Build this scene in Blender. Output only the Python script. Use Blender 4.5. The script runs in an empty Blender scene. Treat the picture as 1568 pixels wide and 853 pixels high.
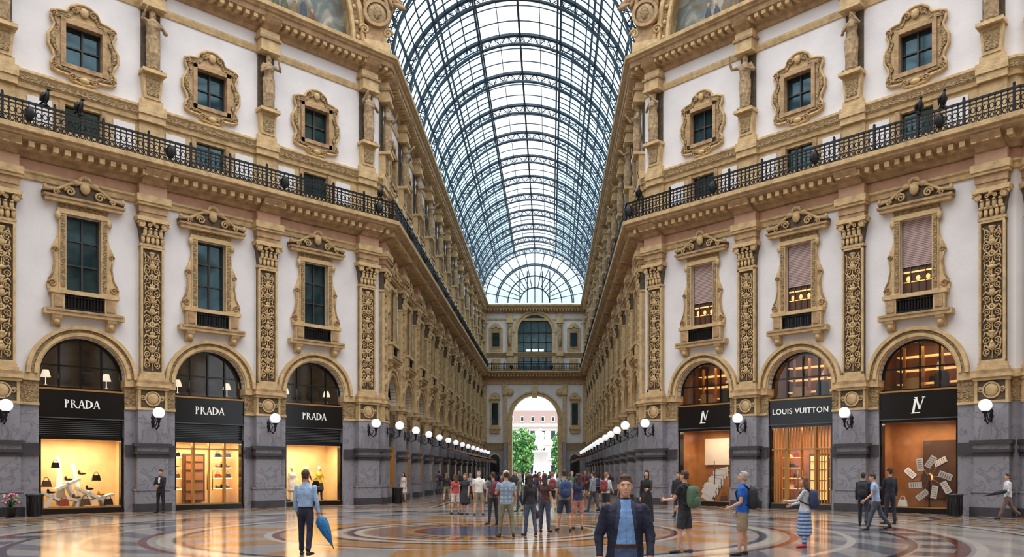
import bpy, math, random
from mathutils import Vector, Matrix, noise
from mathutils.bvhtree import BVHTree
random.seed(7)
sc=bpy.context.scene
pi=math.pi
try:
    sc.view_settings.view_transform='Standard'
    sc.view_settings.look='None'
except Exception as e: print(e)

def lin(c):
    return tuple(((x/255)/12.92 if x/255<=0.04045 else ((x/255+0.055)/1.055)**2.4) for x in c)
MATS={}
def mat(name,col,rough=.6,metal=0.,var=0.,vs=3.,bump=0.,bs=12.,emit=0.,kind='noise',spec=.5,vein=None):
    if name in MATS: return MATS[name]
    m=bpy.data.materials.new(name); m.use_nodes=True
    nt=m.node_tree; b=nt.nodes['Principled BSDF']
    c=lin(col)
    b.inputs['Base Color'].default_value=(*c,1)
    b.inputs['Roughness'].default_value=rough
    b.inputs['Metallic'].default_value=metal
    b.inputs['Specular IOR Level'].default_value=spec
    tc=nt.nodes.new('ShaderNodeTexCoord')
    if var>0:
        n=nt.nodes.new('ShaderNodeTexNoise'); n.inputs['Scale'].default_value=vs; n.inputs['Detail'].default_value=6
        nt.links.new(tc.outputs['Object'],n.inputs['Vector'])
        r=nt.nodes.new('ShaderNodeValToRGB')
        r.color_ramp.elements[0].position=.3; r.color_ramp.elements[1].position=.7
        r.color_ramp.elements[0].color=(*[x*(1-var) for x in c],1)
        r.color_ramp.elements[1].color=(*[min(1,x*(1+var)) for x in c],1)
        if vein:
            n.inputs['Distortion'].default_value=1.5
            e=r.color_ramp.elements.new(.5); e.color=(*lin(vein),1)
            e=r.color_ramp.elements.new(.47); e.color=(*c,1); e=r.color_ramp.elements.new(.53); e.color=(*c,1)
        nt.links.new(n.outputs['Fac'],r.inputs['Fac'])
        nt.links.new(r.outputs['Color'],b.inputs['Base Color'])
    if bump>0:
        if kind=='noise':
            n2=nt.nodes.new('ShaderNodeTexNoise'); n2.inputs['Detail'].default_value=4; o=n2.outputs['Fac']
        else:
            n2=nt.nodes.new('ShaderNodeTexVoronoi'); o=n2.outputs['Distance']
        n2.inputs['Scale'].default_value=bs
        nt.links.new(tc.outputs['Object'],n2.inputs['Vector'])
        bu=nt.nodes.new('ShaderNodeBump'); bu.inputs['Strength'].default_value=bump; bu.inputs['Distance'].default_value=.05
        nt.links.new(o,bu.inputs['Height']); nt.links.new(bu.outputs['Normal'],b.inputs['Normal'])
    if emit>0:
        b.inputs['Emission Color'].default_value=(*c,1); b.inputs['Emission Strength'].default_value=emit
    MATS[name]=m; return m
def glassmat(name,tint,gloss=.08):
    if name in MATS: return MATS[name]
    m=bpy.data.materials.new(name); m.use_nodes=True; nt=m.node_tree
    for n in list(nt.nodes): nt.nodes.remove(n)
    o=nt.nodes.new('ShaderNodeOutputMaterial'); mx=nt.nodes.new('ShaderNodeMixShader')
    t=nt.nodes.new('ShaderNodeBsdfTransparent'); g=nt.nodes.new('ShaderNodeBsdfGlossy')
    t.inputs['Color'].default_value=(*tint,1); g.inputs['Roughness'].default_value=.05
    mx.inputs[0].default_value=gloss
    nt.links.new(t.outputs[0],mx.inputs[1]); nt.links.new(g.outputs[0],mx.inputs[2]); nt.links.new(mx.outputs[0],o.inputs[0])
    MATS[name]=m; return m

W_=mat('white_plaster',(222,219,221),.75,var=.07,vs=.8,bump=.15,bs=6)
O_=mat('ochre_stone',(196,168,124),.7,var=.24,vs=3,bump=.5,bs=14)
R_=mat('relief_stone',(152,128,92),.75,var=.5,vs=9,bump=1.,bs=16,kind='vor')
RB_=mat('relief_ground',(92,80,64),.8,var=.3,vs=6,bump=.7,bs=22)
G_=mat('grey_marble',(140,139,148),.32,var=.12,vs=1.2,bump=.05,vein=(112,112,120))
K_=mat('dark_moulding_stone',(62,60,66),.4,var=.2)
C_=mat('cornice_stone',(168,138,102),.75,var=.3,vs=3,bump=.6,bs=10)
P_=mat('pink_frieze',(194,156,130),.75,var=.12)
ST=mat('statue_stone',(162,138,106),.8,var=.4,vs=4,bump=.8,bs=9)
IR=mat('black_iron',(18,19,24),.4,.4)
VI=mat('vault_iron',(58,76,92),.5,.2)
B_=mat('black_lacquer',(14,13,15),.18)
D_=mat('window_glass_dark',(52,76,84),.05,.5,var=.5,vs=1.2)
SH=mat('sash_frame',(46,44,44),.5)
SG=glassmat('shop_glass',(.97,.97,.97),.04)
VGb=glassmat('vault_glass_blue',(.52,.67,.75),.02)
VGw=glassmat('vault_glass_clear',(.86,.92,.95),.02)
GL=mat('lamp_globe_glass',(250,250,255),.3,emit=.7)
BR=mat('brass_frame',(180,138,80),.35,.6)
WARM=mat('shop_wall_warm',(238,205,150),.7,var=.1,vs=2)
ORNG=mat('shop_wall_amber',(176,122,74),.6,var=.2,vs=2)
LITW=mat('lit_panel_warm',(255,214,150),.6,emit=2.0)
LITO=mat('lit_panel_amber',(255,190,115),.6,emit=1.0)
WHT=mat('display_white',(240,235,225),.4)
WOOD=mat('dark_wood',(84,54,34),.4,var=.2)
LET=mat('sign_lettering_silver',(225,225,220),.4,emit=.3)
BLIND=mat('blind_pink',(176,152,148),.7,var=.08)
GREY=mat('steel_slats',(90,95,100),.4,.5)

class MB:
    def __init__(s): s.v=[];s.f=[];s.m=[];s.s=[];s.mats=[]
    def mi(s,m):
        if m not in s.mats: s.mats.append(m)
        return s.mats.index(m)
    def add(s,vs,fs,m,sm=False):
        o=len(s.v); s.v.extend([tuple(v) for v in vs]); i=s.mi(m)
        for f in fs: s.f.append([a+o for a in f]); s.m.append(i); s.s.append(sm)
    def box(s,x0,x1,y0,y1,z0,z1,m,M=None):
        vs=[Vector(p) for p in ((x0,y0,z0),(x1,y0,z0),(x1,y1,z0),(x0,y1,z0),(x0,y0,z1),(x1,y0,z1),(x1,y1,z1),(x0,y1,z1))]
        if M: vs=[M@v for v in vs]
        s.add(vs,[(0,3,2,1),(4,5,6,7),(0,1,5,4),(1,2,6,5),(2,3,7,6),(3,0,4,7)],m)
    def prism(s,pts,y0,y1,m):
        n=len(pts); vs=[(x,y0,z) for x,z in pts]+[(x,y1,z) for x,z in pts]
        fs=[list(range(n)),list(range(2*n-1,n-1,-1))]+[(i,i+n,(i+1)%n+n,(i+1)%n) for i in range(n)]
        s.add(vs,fs,m)
    def xprism(s,prof,x0,x1,m):
        n=len(prof); vs=[(x0,y,z) for y,z in prof]+[(x1,y,z) for y,z in prof]
        fs=[list(range(n)),list(range(2*n-1,n-1,-1))]+[(i,i+n,(i+1)%n+n,(i+1)%n) for i in range(n)]
        s.add(vs,fs,m)
    def frame(s,out,inn,y0,y1,m):
        n=len(out)
        vs=[(x,y0,z) for x,z in out]+[(x,y0,z) for x,z in inn]+[(x,y1,z) for x,z in out]+[(x,y1,z) for x,z in inn]
        fs=[]
        for i in range(n):
            j=(i+1)%n
            fs+=[(i,j,n+j,n+i),(i,2*n+i,2*n+j,j),(n+i,n+j,3*n+j,3*n+i)]
        s.add(vs,fs,m)
    def ring(s,cx,cz,r0,r1,y0,y1,a0,a1,n,m):
        for k in range(n):
            a=a0+(a1-a0)*k/n; b=a0+(a1-a0)*(k+1)/n
            ca,sa,cb,sb=math.cos(a),math.sin(a),math.cos(b),math.sin(b)
            vs=[(cx+r*c,y,cz+r*t) for y in (y0,y1) for (r,c,t) in ((r0,ca,sa),(r1,ca,sa),(r1,cb,sb),(r0,cb,sb))]
            s.add(vs,[(0,1,2,3),(7,6,5,4),(1,5,6,2),(0,3,7,4)],m)
    def tube(s,pts,r,m,seg=5,closed=False):
        P=[Vector(p) for p in pts]; n=len(P); vs=[];fs=[]
        for i,p in enumerate(P):
            if closed: t=P[(i+1)%n]-P[i-1]
            else: t=P[min(i+1,n-1)]-P[max(i-1,0)]
            if t.length<1e-6: t=Vector((0,0,1))
            t.normalize()
            ref=Vector((0,1,0)) if abs(t.y)<.9 else Vector((1,0,0))
            a=t.cross(ref).normalized(); b=t.cross(a)
            rr=r[i] if isinstance(r,(list,tuple)) else r
            for k in range(seg):
                an=2*pi*k/seg; vs.append(p+a*math.cos(an)*rr+b*math.sin(an)*rr)
        for i in range(n if closed else n-1):
            j=(i+1)%n
            for k in range(seg):
                l=(k+1)%seg; fs.append((i*seg+k,i*seg+l,j*seg+l,j*seg+k))
        if not closed: fs+= [list(range(seg))[::-1],[ (n-1)*seg+k for k in range(seg)]]
        s.add(vs,fs,m,True)
    def ell(s,c,r,m,seg=8,rings=6,M=None,e=1.):
        c=Vector(c); vs=[];fs=[]
        if not hasattr(r,'__len__'): r=(r,r,r)
        def pw(x): return math.copysign(abs(x)**e,x)
        for i in range(rings+1):
            ph=-pi/2+pi*i/rings
            for k in range(seg):
                th=2*pi*k/seg
                v=Vector((r[0]*pw(math.cos(ph))*pw(math.cos(th)),r[1]*pw(math.cos(ph))*pw(math.sin(th)),r[2]*pw(math.sin(ph))))
                if M: v=M@v
                vs.append(c+v)
        for i in range(rings):
            for k in range(seg):
                l=(k+1)%seg; fs.append((i*seg+k,i*seg+l,(i+1)*seg+l,(i+1)*seg+k))
        s.add(vs,fs,m,True)
    def lathe(s,c,prof,m,seg=12):
        vs=[];fs=[]
        for r,z in prof:
            for k in range(seg):
                a=2*pi*k/seg; vs.append((c[0]+r*math.cos(a),c[1]+r*math.sin(a),c[2]+z))
        n=len(prof)
        for i in range(n-1):
            for k in range(seg):
                l=(k+1)%seg; fs.append((i*seg+k,i*seg+l,(i+1)*seg+l,(i+1)*seg+k))
        fs+=[list(range(seg))[::-1],[(n-1)*seg+k for k in range(seg)]]
        s.add(vs,fs,m,True)
    def chain(s,pts,rr,m,seg=12,ref=(1,0,0)):
        P=[Vector(p) for p in pts]; n=len(P); R=[(r,r) if not hasattr(r,'__len__') else r for r in rr]
        t0=(P[0]-P[1]).normalized(); t1=(P[-1]-P[-2]).normalized()
        m0=min(R[0]);m1=min(R[-1])
        P=[P[0]+t0*m0*.45]+P+[P[-1]+t1*m1*.45]; R=[(R[0][0]*.6,R[0][1]*.6)]+R+[(R[-1][0]*.6,R[-1][1]*.6)]
        n+=2; vs=[];fs=[]
        for i,p in enumerate(P):
            t=(P[min(i+1,n-1)]-P[max(i-1,0)]).normalized(); rf=Vector(ref)
            a=(rf-t*rf.dot(t))
            if a.length<.1: rf=Vector((0,1,0)); a=(rf-t*rf.dot(t))
            a.normalize(); b=t.cross(a)
            for k in range(seg):
                an=2*pi*k/seg; vs.append(p+a*math.cos(an)*R[i][0]+b*math.sin(an)*R[i][1])
        for i in range(n-1):
            for k in range(seg):
                l=(k+1)%seg; fs.append((i*seg+k,i*seg+l,(i+1)*seg+l,(i+1)*seg+k))
        fs+=[list(range(seg))[::-1],[(n-1)*seg+k for k in range(seg)]]
        s.add(vs,fs,m,True)
    def spiral(s,cx,cz,y,r0,turns,sx,rt,m,a0=0,n=14,seg=4):
        pts=[]
        for i in range(n+1):
            u=i/n; a=a0+u*turns*2*pi; r=r0*(1-.85*u)
            pts.append((cx+sx*r*math.cos(a),y,cz+r*math.sin(a)))
        s.tube(pts,[rt*(1-.4*i/n) for i in range(n+1)],m,seg)
    def mesh(s,name):
        me=bpy.data.meshes.new(name); me.from_pydata(s.v,[],s.f)
        for m in s.mats: me.materials.append(m)
        me.polygons.foreach_set('material_index',s.m); me.polygons.foreach_set('use_smooth',s.s); me.update()
        return me
def obj(name,me,loc=(0,0,0),rz=0.,parent=None):
    if isinstance(me,MB): me=me.mesh(name)
    o=bpy.data.objects.new(name,me); sc.collection.objects.link(o)
    o.location=loc; o.rotation_euler=(0,0,rz)
    if parent: o.parent=parent
    return o
def empty(name,loc=(0,0,0),rz=0.):
    return obj(name,None,loc,rz)

# ---------------------------------------------------------------- bay module
BW=2.65
def rectpt(x,z,hx,hz):
    k=max(abs(x)/hx,abs(z)/hz); return (x/k,z/k)
def make_bay():
    b=MB()
    for sx in (-1,1):
        x0,x1=sorted((sx*1.6,sx*BW))
        b.box(x0,x1,0,.5,0,4.5,G_)
        b.box(x0,x1,-.08,.0,0,.9,G_); b.box(x0,x1,-.1,0,2.4,2.9,K_)
        b.box(x0,x1,-.03,.5,4.5,5.4,R_); b.box(x0,x1,-.12,.5,5.4,5.7,O_); b.box(x0,x1,-.1,.5,4.42,4.52,O_)
    arc=[(1.6*math.cos(a),5.7+1.6*math.sin(a)) for a in [pi-pi*i/24 for i in range(25)]]
    b.prism([(-BW,5.7)]+arc+[(BW,5.7),(BW,9.2),(-BW,9.2)],0,.5,W_)
    for r0,r1,y in ((1.6,2.05,-.1),(1.66,1.8,-.17),(1.93,2.08,-.22)):
        b.ring(0,5.7,r0,r1,y,.4,0,pi,28,O_)
    b.ring(0,5.7,1.81,1.92,-.13,0,0,pi,28,R_)
    b.box(-BW,-.65,0,.5,9.2,12.3,W_); b.box(.65,BW,0,.5,9.2,12.3,W_); b.box(-BW,BW,0,.5,12.3,15.1,W_)
    b.box(-.66,.66,.22,.26,9.15,12.35,D_)
    for x in (-.62,0,.62): b.box(x-.035,x+.035,.14,.22,9.2,12.3,SH)
    for z in (9.25,10.3,11.3,12.26): b.box(-.62,.62,.15,.22,z-.03,z+.03,SH)
    for sx in (-1,1):
        def X(a,c): return sorted((sx*a,sx*c))
        x=X(.65,.92); b.box(*x,-.16,.1,9.1,12.4,O_)
        x=X(.7,.86); b.box(*x,-.2,.1,9.3,12.2,R_)
        x=X(.75,1.2); b.box(*x,-.3,0,8.35,9.0,O_)
        x=X(.82,1.13); b.box(*x,-.34,0,8.45,8.9,C_)
        b.prism([(sx*p[0],p[1]) for p in ((.92,9.1),(1.32,9.15),(1.36,9.4),(1.18,9.7),(1.1,10.2),(1.08,10.6),(1.2,10.8),(1.12,11.0),(.98,11.3),(.92,11.6))],-.12,0,O_)
        b.spiral(sx*1.15,9.4,-.15,.16,1.5,sx,.05,C_)
        b.spiral(sx*1.05,10.8,-.15,.11,1.3,sx,.035,C_)
        b.tube([(sx*1.3,-.12,9.5),(sx*1.14,-.13,9.8),(sx*1.05,-.13,10.3),(sx*1.1,-.13,10.7)],.04,C_,5)
        b.xprism([(0,7.65),(-.12,7.7),(-.2,7.85),(-.34,8.0),(-.38,8.12),(0,8.12)],*X(.85,1.2),O_)
        b.ell((sx*1.02,-.2,7.85),(.14,.14,.14),O_)
        b.ell((sx*.95,-.14,12.2),(.12,.1,.2),O_)
    b.box(-1.5,1.5,-.4,0,8.12,8.35,O_); b.box(-1.42,1.42,-.46,0,8.26,8.35,C_)
    b.box(-1.3,1.3,-.36,0.1,9.0,9.16,O_)
    b.box(-.75,.75,-.14,-.1,8.4,9.0,B_)
    for i in range(13):
        x=-.72+i*.12; b.box(x-.014,x+.014,-.24,-.2,8.38,9.0,IR)
    b.box(-.75,.75,-.26,-.18,8.9,8.95,IR); b.box(-.75,.75,-.26,-.18,8.4,8.46,IR)
    b.box(-.98,.98,-.2,0,12.3,12.5,O_); b.box(-.92,.92,-.12,0,12.5,12.72,R_); 
    b.box(-1.45,1.45,-.34,0,12.72,12.86,O_); b.box(-1.52,1.52,-.42,0,12.86,12.96,C_)
    pp=[(-1.52,13.12),(-1.0,13.22),(-.55,13.52),(0,13.68),(.55,13.52),(1.0,13.22),(1.52,13.12)]
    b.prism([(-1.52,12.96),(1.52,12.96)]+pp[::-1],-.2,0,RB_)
    b.tube([(x,-.28,z) for x,z in pp],.07,O_,6)
    for sx in (-1,1):
        b.spiral(sx*.55,13.2,-.3,.2,1.6,sx,.055,O_)
        b.spiral(sx*1.05,13.08,-.3,.12,1.4,-sx,.04,O_)
        b.ell((sx*.35,-.28,13.62),(.2,.12,.12),O_)
        b.ell((sx*1.45,-.3,13.2),(.09,.09,.12),O_)
    b.ell((0,-.3,13.45),(.2,.12,.24),O_,10,8)
    for k in range(7):
        a=pi*(k+.5)/7; b.ell((.2*math.cos(a),-.3,13.72+.17*math.sin(a)),(.07,.08,.1),O_,6,5)
    b.box(-BW,-.68,.0,.5,15.1,17.05,O_); b.box(.68,BW,.0,.5,15.1,17.05,O_)
    b.box(-.68,.68,0,.5,15.1,15.75,O_); b.box(-.68,.68,0,.5,16.85,17.05,O_)
    b.box(-.7,.7,.2,.24,15.7,16.9,D_); b.box(-.03,.03,.14,.2,15.75,16.85,SH)
    for sx in (-1,1):
        x=sorted((sx*1.15,sx*2.0)); b.box(*x,-.05,0,15.7,16.8,W_)
        x=sorted((sx*.68,sx*.88)); b.box(*x,-.08,0,15.2,16.95,C_)
    b.box(-BW,BW,0,.5,17.0,18.45,W_); b.box(-BW,BW,0,.5,20.15,24.0,W_)
    b.box(-BW,-.7,0,.5,18.45,20.15,W_); b.box(.7,BW,0,.5,18.45,20.15,W_)
    b.box(-.72,.72,.2,.24,18.4,20.2,D_)
    for x in (-.66,0,.66): b.box(x-.035,x+.035,.1,.2,18.45,20.15,SH)
    for z in (18.5,19.3,20.1): b.box(-.66,.66,.12,.2,z-.03,z+.03,SH)
    half=[(0,17.75),(.4,17.8),(.62,18.0),(.98,18.02),(1.22,18.12),(1.24,18.42),(1.12,18.6),(1.2,18.85),(1.34,19.1),(1.34,19.5),(1.2,19.75),(1.12,20.0),(1.24,20.2),(1.22,20.5),(.98,20.6),(.66,20.64),(.5,20.95),(.25,21.1),(0,21.14)]
    full=half+[(-x,z) for x,z in half[-2:0:-1]]
    cz=19.3
    def inn(pts,hx,hz): return [(p[0],p[1]+cz) for p in [rectpt(x if abs(x)>1e-4 else 1e-4,z-cz,hx,hz) for x,z in pts]]
    b.frame(full,inn(full,.7,.85),-.12,.05,O_)
    s2=[(x*.88,cz+(z-cz)*.88) for x,z in full]
    s3=[(x*.8,cz+(z-cz)*.8) for x,z in full]
    b.frame(s2,s3,-.2,-.1,R_)
    b.tube([(x*.97,-.14,cz+(z-cz)*.97) for x,z in full],.06,O_,6,True)
    for x0,x1,z0,z1 in ((-.86,-.68,18.3,20.3),(.68,.86,18.3,20.3),(-.86,.86,18.3,18.48),(-.86,.86,20.12,20.32)): b.box(x0,x1,-.22,.1,z0,z1,C_)
    for sx in (-1,1):
        b.spiral(sx*.35,20.75,-.2,.17,1.5,sx,.05,C_); b.spiral(sx*.4,17.98,-.2,.14,1.5,sx,.045,C_)
        b.spiral(sx*1.08,20.35,-.2,.13,1.4,sx,.04,C_); b.spiral(sx*1.08,18.25,-.2,.13,1.4,sx,.04,C_)
        b.ell((sx*1.14,-.15,19.3),(.12,.1,.3),R_)
    b.ell((0,-.2,20.75),(.17,.12,.2),O_); b.ell((0,-.2,17.95),(.2,.1,.12),O_)
    return b.mesh('bay')
def make_pilaster():
    b=MB()
    def bx(w,p,z0,z1,m): b.box(-w/2,w/2,-p,.1,z0,z1,m)
    bx(1.5,.5,0,.35,K_); bx(1.42,.46,.35,1.0,G_); bx(1.5,.5,.92,1.0,G_)
    bx(1.26,.38,1.0,2.35,G_)
    bx(1.34,.42,2.35,2.5,K_); bx(1.46,.5,2.5,2.62,K_); bx(1.3,.4,2.62,2.82,G_); bx(1.5,.52,2.82,2.97,K_)
    bx(1.2,.34,2.97,4.45,G_)
    bx(1.25,.38,4.42,4.52,O_)
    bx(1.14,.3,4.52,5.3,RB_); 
    b.ell((0,-.32,4.92),(.26,.1,.26),O_,10,6); b.ring(0,4.92,.27,.33,-.36,-.3,0,2*pi,16,O_)
    for sx in(-1,1): b.box(*sorted((sx*.5,sx*.6)),-.36,0,4.52,5.3,O_); b.spiral(sx*.4,4.92,-.33,.12,1.5,sx,.04,O_)
    bx(1.3,.42,5.3,5.42,O_); bx(1.42,.5,5.42,5.56,O_); bx(1.34,.44,5.56,5.7,C_)
    bx(1.16,.36,5.7,5.85,O_); bx(1.05,.3,5.85,6.0,O_)
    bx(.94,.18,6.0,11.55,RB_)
    for sx in(-1,1): b.box(*sorted((sx*.39,sx*.47)),-.3,0,6.0,11.55,O_)
    bx(.94,.3,6.0,6.1,O_); bx(.94,.3,11.45,11.55,O_)
    rp=random.Random(4)
    z=6.35; k=0
    b.tube([(.02*math.sin(q*2.1),-.23,6.15+q*.3) for q in range(18)],.028,O_,5)
    while z<11.1:
        h=rp.uniform(.42,.6)
        for sx in(-1,1):
            b.spiral(sx*.19,z+.05,-.23,.15,1.6,sx,.032,O_,a0=rp.choice([-pi/2,pi/2,0]))
            Mx=Matrix.Rotation(sx*rp.uniform(.4,1.),3,'Y'); b.ell((sx*.13,-.23,z+h*.5),(.045,.05,.15),O_,6,5,M=Mx)
            Mx=Matrix.Rotation(sx*rp.uniform(-.6,.2),3,'Y'); b.ell((sx*.28,-.22,z+h*.55),(.035,.04,.12),O_,6,5,M=Mx)
            b.ell((sx*rp.uniform(.2,.33),-.22,z+h*.85),(.045,.04,.045),O_,6,4)
        t_=k%4
        if t_==0:
            b.ell((0,-.26,z+h*.6),(.13,.1,.17),O_,8,6); b.ell((0,-.29,z+h*.9),(.075,.08,.09),O_,8,6)
        elif t_==1: b.lathe((0,-.24,z+.12),[(.02,0),(.1,.04),(.05,.1),(.12,.22),(.14,.3),(.04,.32)],O_,8)
        elif t_==2:
            b.ell((0,-.26,z+h*.5),(.17,.08,.09),O_,8,6)
            for j in(-1,0,1): b.ell((j*.07,-.27,z+h*.72),(.035,.06,.09),O_,6,5)
        else: b.ring(0,z+h*.55,.07,.13,-.29,-.18,0,2*pi,10,O_); b.ell((0,-.27,z+h*.55),(.05,.05,.05),O_,6,4)
        z+=h;k+=1
    bx(1.02,.32,11.55,11.66,O_)
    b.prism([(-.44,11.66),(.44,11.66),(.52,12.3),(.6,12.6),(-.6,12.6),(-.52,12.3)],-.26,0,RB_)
    for i in range(5):
        x=-.4+i*.2; b.ell((x,-.32,11.84),(.09,.08,.2),O_,6,5); b.ell((x,-.37,12.0),(.07,.07,.06),O_,6,4)
    for i in range(4):
        x=-.33+i*.22; b.ell((x,-.36,12.14),(.09,.08,.2),O_,6,5); b.ell((x,-.42,12.3),(.07,.07,.05),O_,6,4)
    for sx in(-1,1):
        b.spiral(sx*.48,12.45,-.42,.17,1.6,sx,.055,O_); b.spiral(sx*.14,12.45,-.4,.09,1.4,-sx,.035,O_)
        b.ell((sx*.48,-.36,12.45),(.14,.1,.14),O_,8,5)
    b.ell((0,-.42,12.6),(.1,.08,.12),O_)
    b.prism([(-.66,12.6),(.66,12.6),(.7,12.78),(-.7,12.78)],-.5,0,O_)
    bx(1.12,.36,12.78,13.0,C_); bx(1.18,.4,13.0,13.3,C_); bx(1.34,.5,13.3,13.42,O_); bx(1.42,.56,13.42,13.72,O_); bx(1.16,.4,13.72,14.2,P_)
    b.xprism([(0,14.2),(-.5,14.2),(-.62,14.35),(-.9,14.45),(-1.1,14.72),(0,14.72)],-.52,.52,C_)
    bx(.98,.14,15.1,17.0,O_); bx(1.1,.3,17.0,17.3,O_); bx(1.16,.36,17.3,17.72,O_)
    bx(.9,.3,17.72,18.0,O_); b.prism([(-.34,18.0),(.34,18.0),(.42,19.05),(-.42,19.05)],-.34,0,O_); 
    b.prism([(-.24,18.15),(.24,18.15),(.3,18.9),(-.3,18.9)],-.38,0,R_)
    bx(1.0,.62,19.05,19.2,O_)
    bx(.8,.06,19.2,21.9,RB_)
    bx(1.0,.62,21.9,22.05,O_); bx(.9,.55,22.05,22.5,O_); bx(1.1,.62,22.5,22.62,C_); bx(.96,.5,22.62,22.95,O_)
    b.xprism([(0,22.95),(-.5,22.95),(-.8,23.2),(-1.0,23.45),(0,23.45)],-.4,.4,C_)
    return b.mesh('pilaster')
BAY=make_bay(); PIL=make_pilaster()

# ---------------------------------------------------------------- lamp
def make_lamp():
    b=MB()
    b.lathe((0,-.5,0),[(.02,-.35),(.05,-.3),(.03,-.24),(.09,-.1),(.06,0),(.09,.1),(.03,.2),(.02,.3)],IR,10)
    pts=[(0,-.5,-.1),(0,-.7,-.3),(0,-.95,-.42),(0,-1.15,-.3),(0,-1.2,-.05)]
    b.tube(pts,[.03]*5,IR,6)
    b.tube([(0,-.5,.12),(0,-.75,.05),(0,-.95,-.12),(0,-.85,-.28),(0,-.75,-.2)],.018,IR,5)
    b.lathe((0,-1.2,0),[(.02,-.34),(.05,-.28),(.02,-.22),(.07,-.1),(.05,-.05),(.13,.02),(.12,.06)],IR,10)
    b.ell((0,-1.2,.28),(.24,.24,.24),GL,20,14)
    b.lathe((0,-1.2,.5),[(.05,0),(.06,.03),(.02,.07),(.01,.12)],IR,8)
    return b.mesh('wall_lamp')
LAMP=make_lamp()

# ---------------------------------------------------------------- people
SKIN=(204,154,126)
def colmat(c,rough=.8):
    return mat('cloth_%d_%d_%d'%tuple(c),c,rough,var=.15,vs=9,bump=.3,bs=22)
def skinm(c=SKIN): return mat('skin_%d_%d_%d'%tuple(c),c,.55)
def human_mesh(name,H=1.75,female=False,top=(60,60,80),bottom=(40,40,60),shoe=(30,25,25),hair=(50,35,25),skin=SKIN,
    sleeve='long',legs='long',legL=(0,0),legR=(0,0),armL=(0,.12,.2,0),armR=(0,.12,.2,0),lean=0.,hturn=0.,htilt=0.,
    build=1.,hem=.9,longhair=False,cap=None,backpack=None,bag=None,skirt=None,paints=(),vox=.014,stone=None,curlL=.5,curlR=.5,collar=None,stance=.06,wrinkle=1.,jacket=False):
    k=H/1.75
    T=stone or colmat(top); Bm=stone or colmat(bottom); S=stone or mat('shoe_%d_%d_%d'%tuple(shoe),shoe,.4); Hm=stone or mat('hair_%d_%d_%d'%tuple(hair),hair,.6,bump=.5,bs=60); K=stone or skinm(skin)
    mb=MB(); PV=Vector((0,0,.93)); cl,sl=math.cos(lean),math.sin(lean)
    def TR(p):
        v=Vector(p)-PV; return PV+Vector((v.x,v.y*cl+v.z*sl,-v.y*sl+v.z*cl))
    def TI(p):
        v=Vector(p)-PV; return PV+Vector((v.x,v.y*cl-v.z*sl,v.y*sl+v.z*cl))
    bw=build
    legs_pts=[]; low=9
    for sx,(sg,kb) in ((-1,legL),(1,legR)):
        hip=Vector((sx*.085*bw,0,.90)); d=Vector((sx*stance,math.sin(sg),-math.cos(sg))).normalized()
        kn=hip+d*.43; a=sg-kb; d2=Vector((sx*stance*.5,math.sin(a),-math.cos(a))).normalized(); an=kn+d2*.40
        legs_pts.append((sx,hip,kn,an,d2,a)); low=min(low,an.z-.075)
    dz=Vector((0,0,-low))
    for sx,hip,kn,an,d2,a in legs_pts:
        th=(.086*bw,.098*bw); 
        if legs=='long':
            mb.chain([hip,hip.lerp(kn,.35),hip.lerp(kn,.7),kn,kn.lerp(an,.3),kn.lerp(an,.7),an+Vector((0,0,.035))],[th,(.08*bw,.09*bw),(.067*bw,.074*bw),(.06,.066),(.06,.068),(.053,.058),(.052,.06)],'L',14)
        else:
            mb.chain([hip,hip.lerp(kn,.5),kn.lerp(hip,.12)],[th,(.088*bw,.094*bw),(.084,.09)],'L',14)
            mb.chain([hip.lerp(kn,.5),hip.lerp(kn,.8),kn,kn.lerp(an,.28)+Vector((0,-.012,0)),kn.lerp(an,.6),an],[.068,.056,.05,(.052,.058),.042,.032],'L')
        p=0 if an.z+dz.z<.1 else -min(.9,(an.z+dz.z-.08)*3)
        fd=Vector((sx*.2,math.cos(p),math.sin(p))).normalized()
        heel=an+Vector((0,-.035,-.038)); 
        mb.chain([an+Vector((0,0,0)),an+Vector((0,-.005,-.04))],[.034,.038],'S')
        mb.chain([heel,heel+fd*.08,heel+fd*.16+Vector((0,0,-.007)),heel+fd*.225+Vector((0,0,-.012))],[(.033,.036),(.037,.042),(.043,.032),(.034,.022)],'S')
    fz=1.06 if female else 1.
    mb.chain([TR((0,0,z)) for z in (.80,.86,.93,1.0,1.06)],[(.10*bw,.08*bw),(.152*bw*fz,.113*bw),(.162*bw*fz,.118*bw),(.15*bw,.11*bw),(.135*bw,.1*bw)],'P',18)
    if skirt is not None:
        zb,wr=skirt
        mb.chain([(0,0,1.03),(0,0,.9),(0,0,(zb+.9)/2),(0,0,zb)],[(.15,.11),(.188,.145),(.188+(wr-.18)*.5,.165),(wr,wr*.85)],'R',22)
    if female:
        ts=[(hem,.172,.126),(1.0,.145,.11),(1.08,.128,.1),(1.16,.13,.1),(1.23,.142,.118),(1.28,.148,.13),(1.33,.15,.118),(1.38,.148,.098),(1.42,.12,.08),(1.45,.08,.065),(1.48,.056,.054)]
    else:
        ts=[(hem,.17,.126),(1.0,.16,.12),(1.08,.155,.116),(1.16,.16,.118),(1.25,.174,.124),(1.32,.18,.122),(1.38,.175,.108),(1.42,.15,.092),(1.45,.11,.078),(1.48,.068,.062)]
    ts=[t for t in ts if t[0]>=hem]
    jx=.014 if jacket else 0
    mb.chain([TR((0,0,z)) for z,_,_ in ts],[(a*bw+jx,b*bw+jx) for _,a,b in ts],'P',20)
    shx=(.152 if female else .178)*(1+(bw-1)*.7)
    hands=[]; arms=[]
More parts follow.
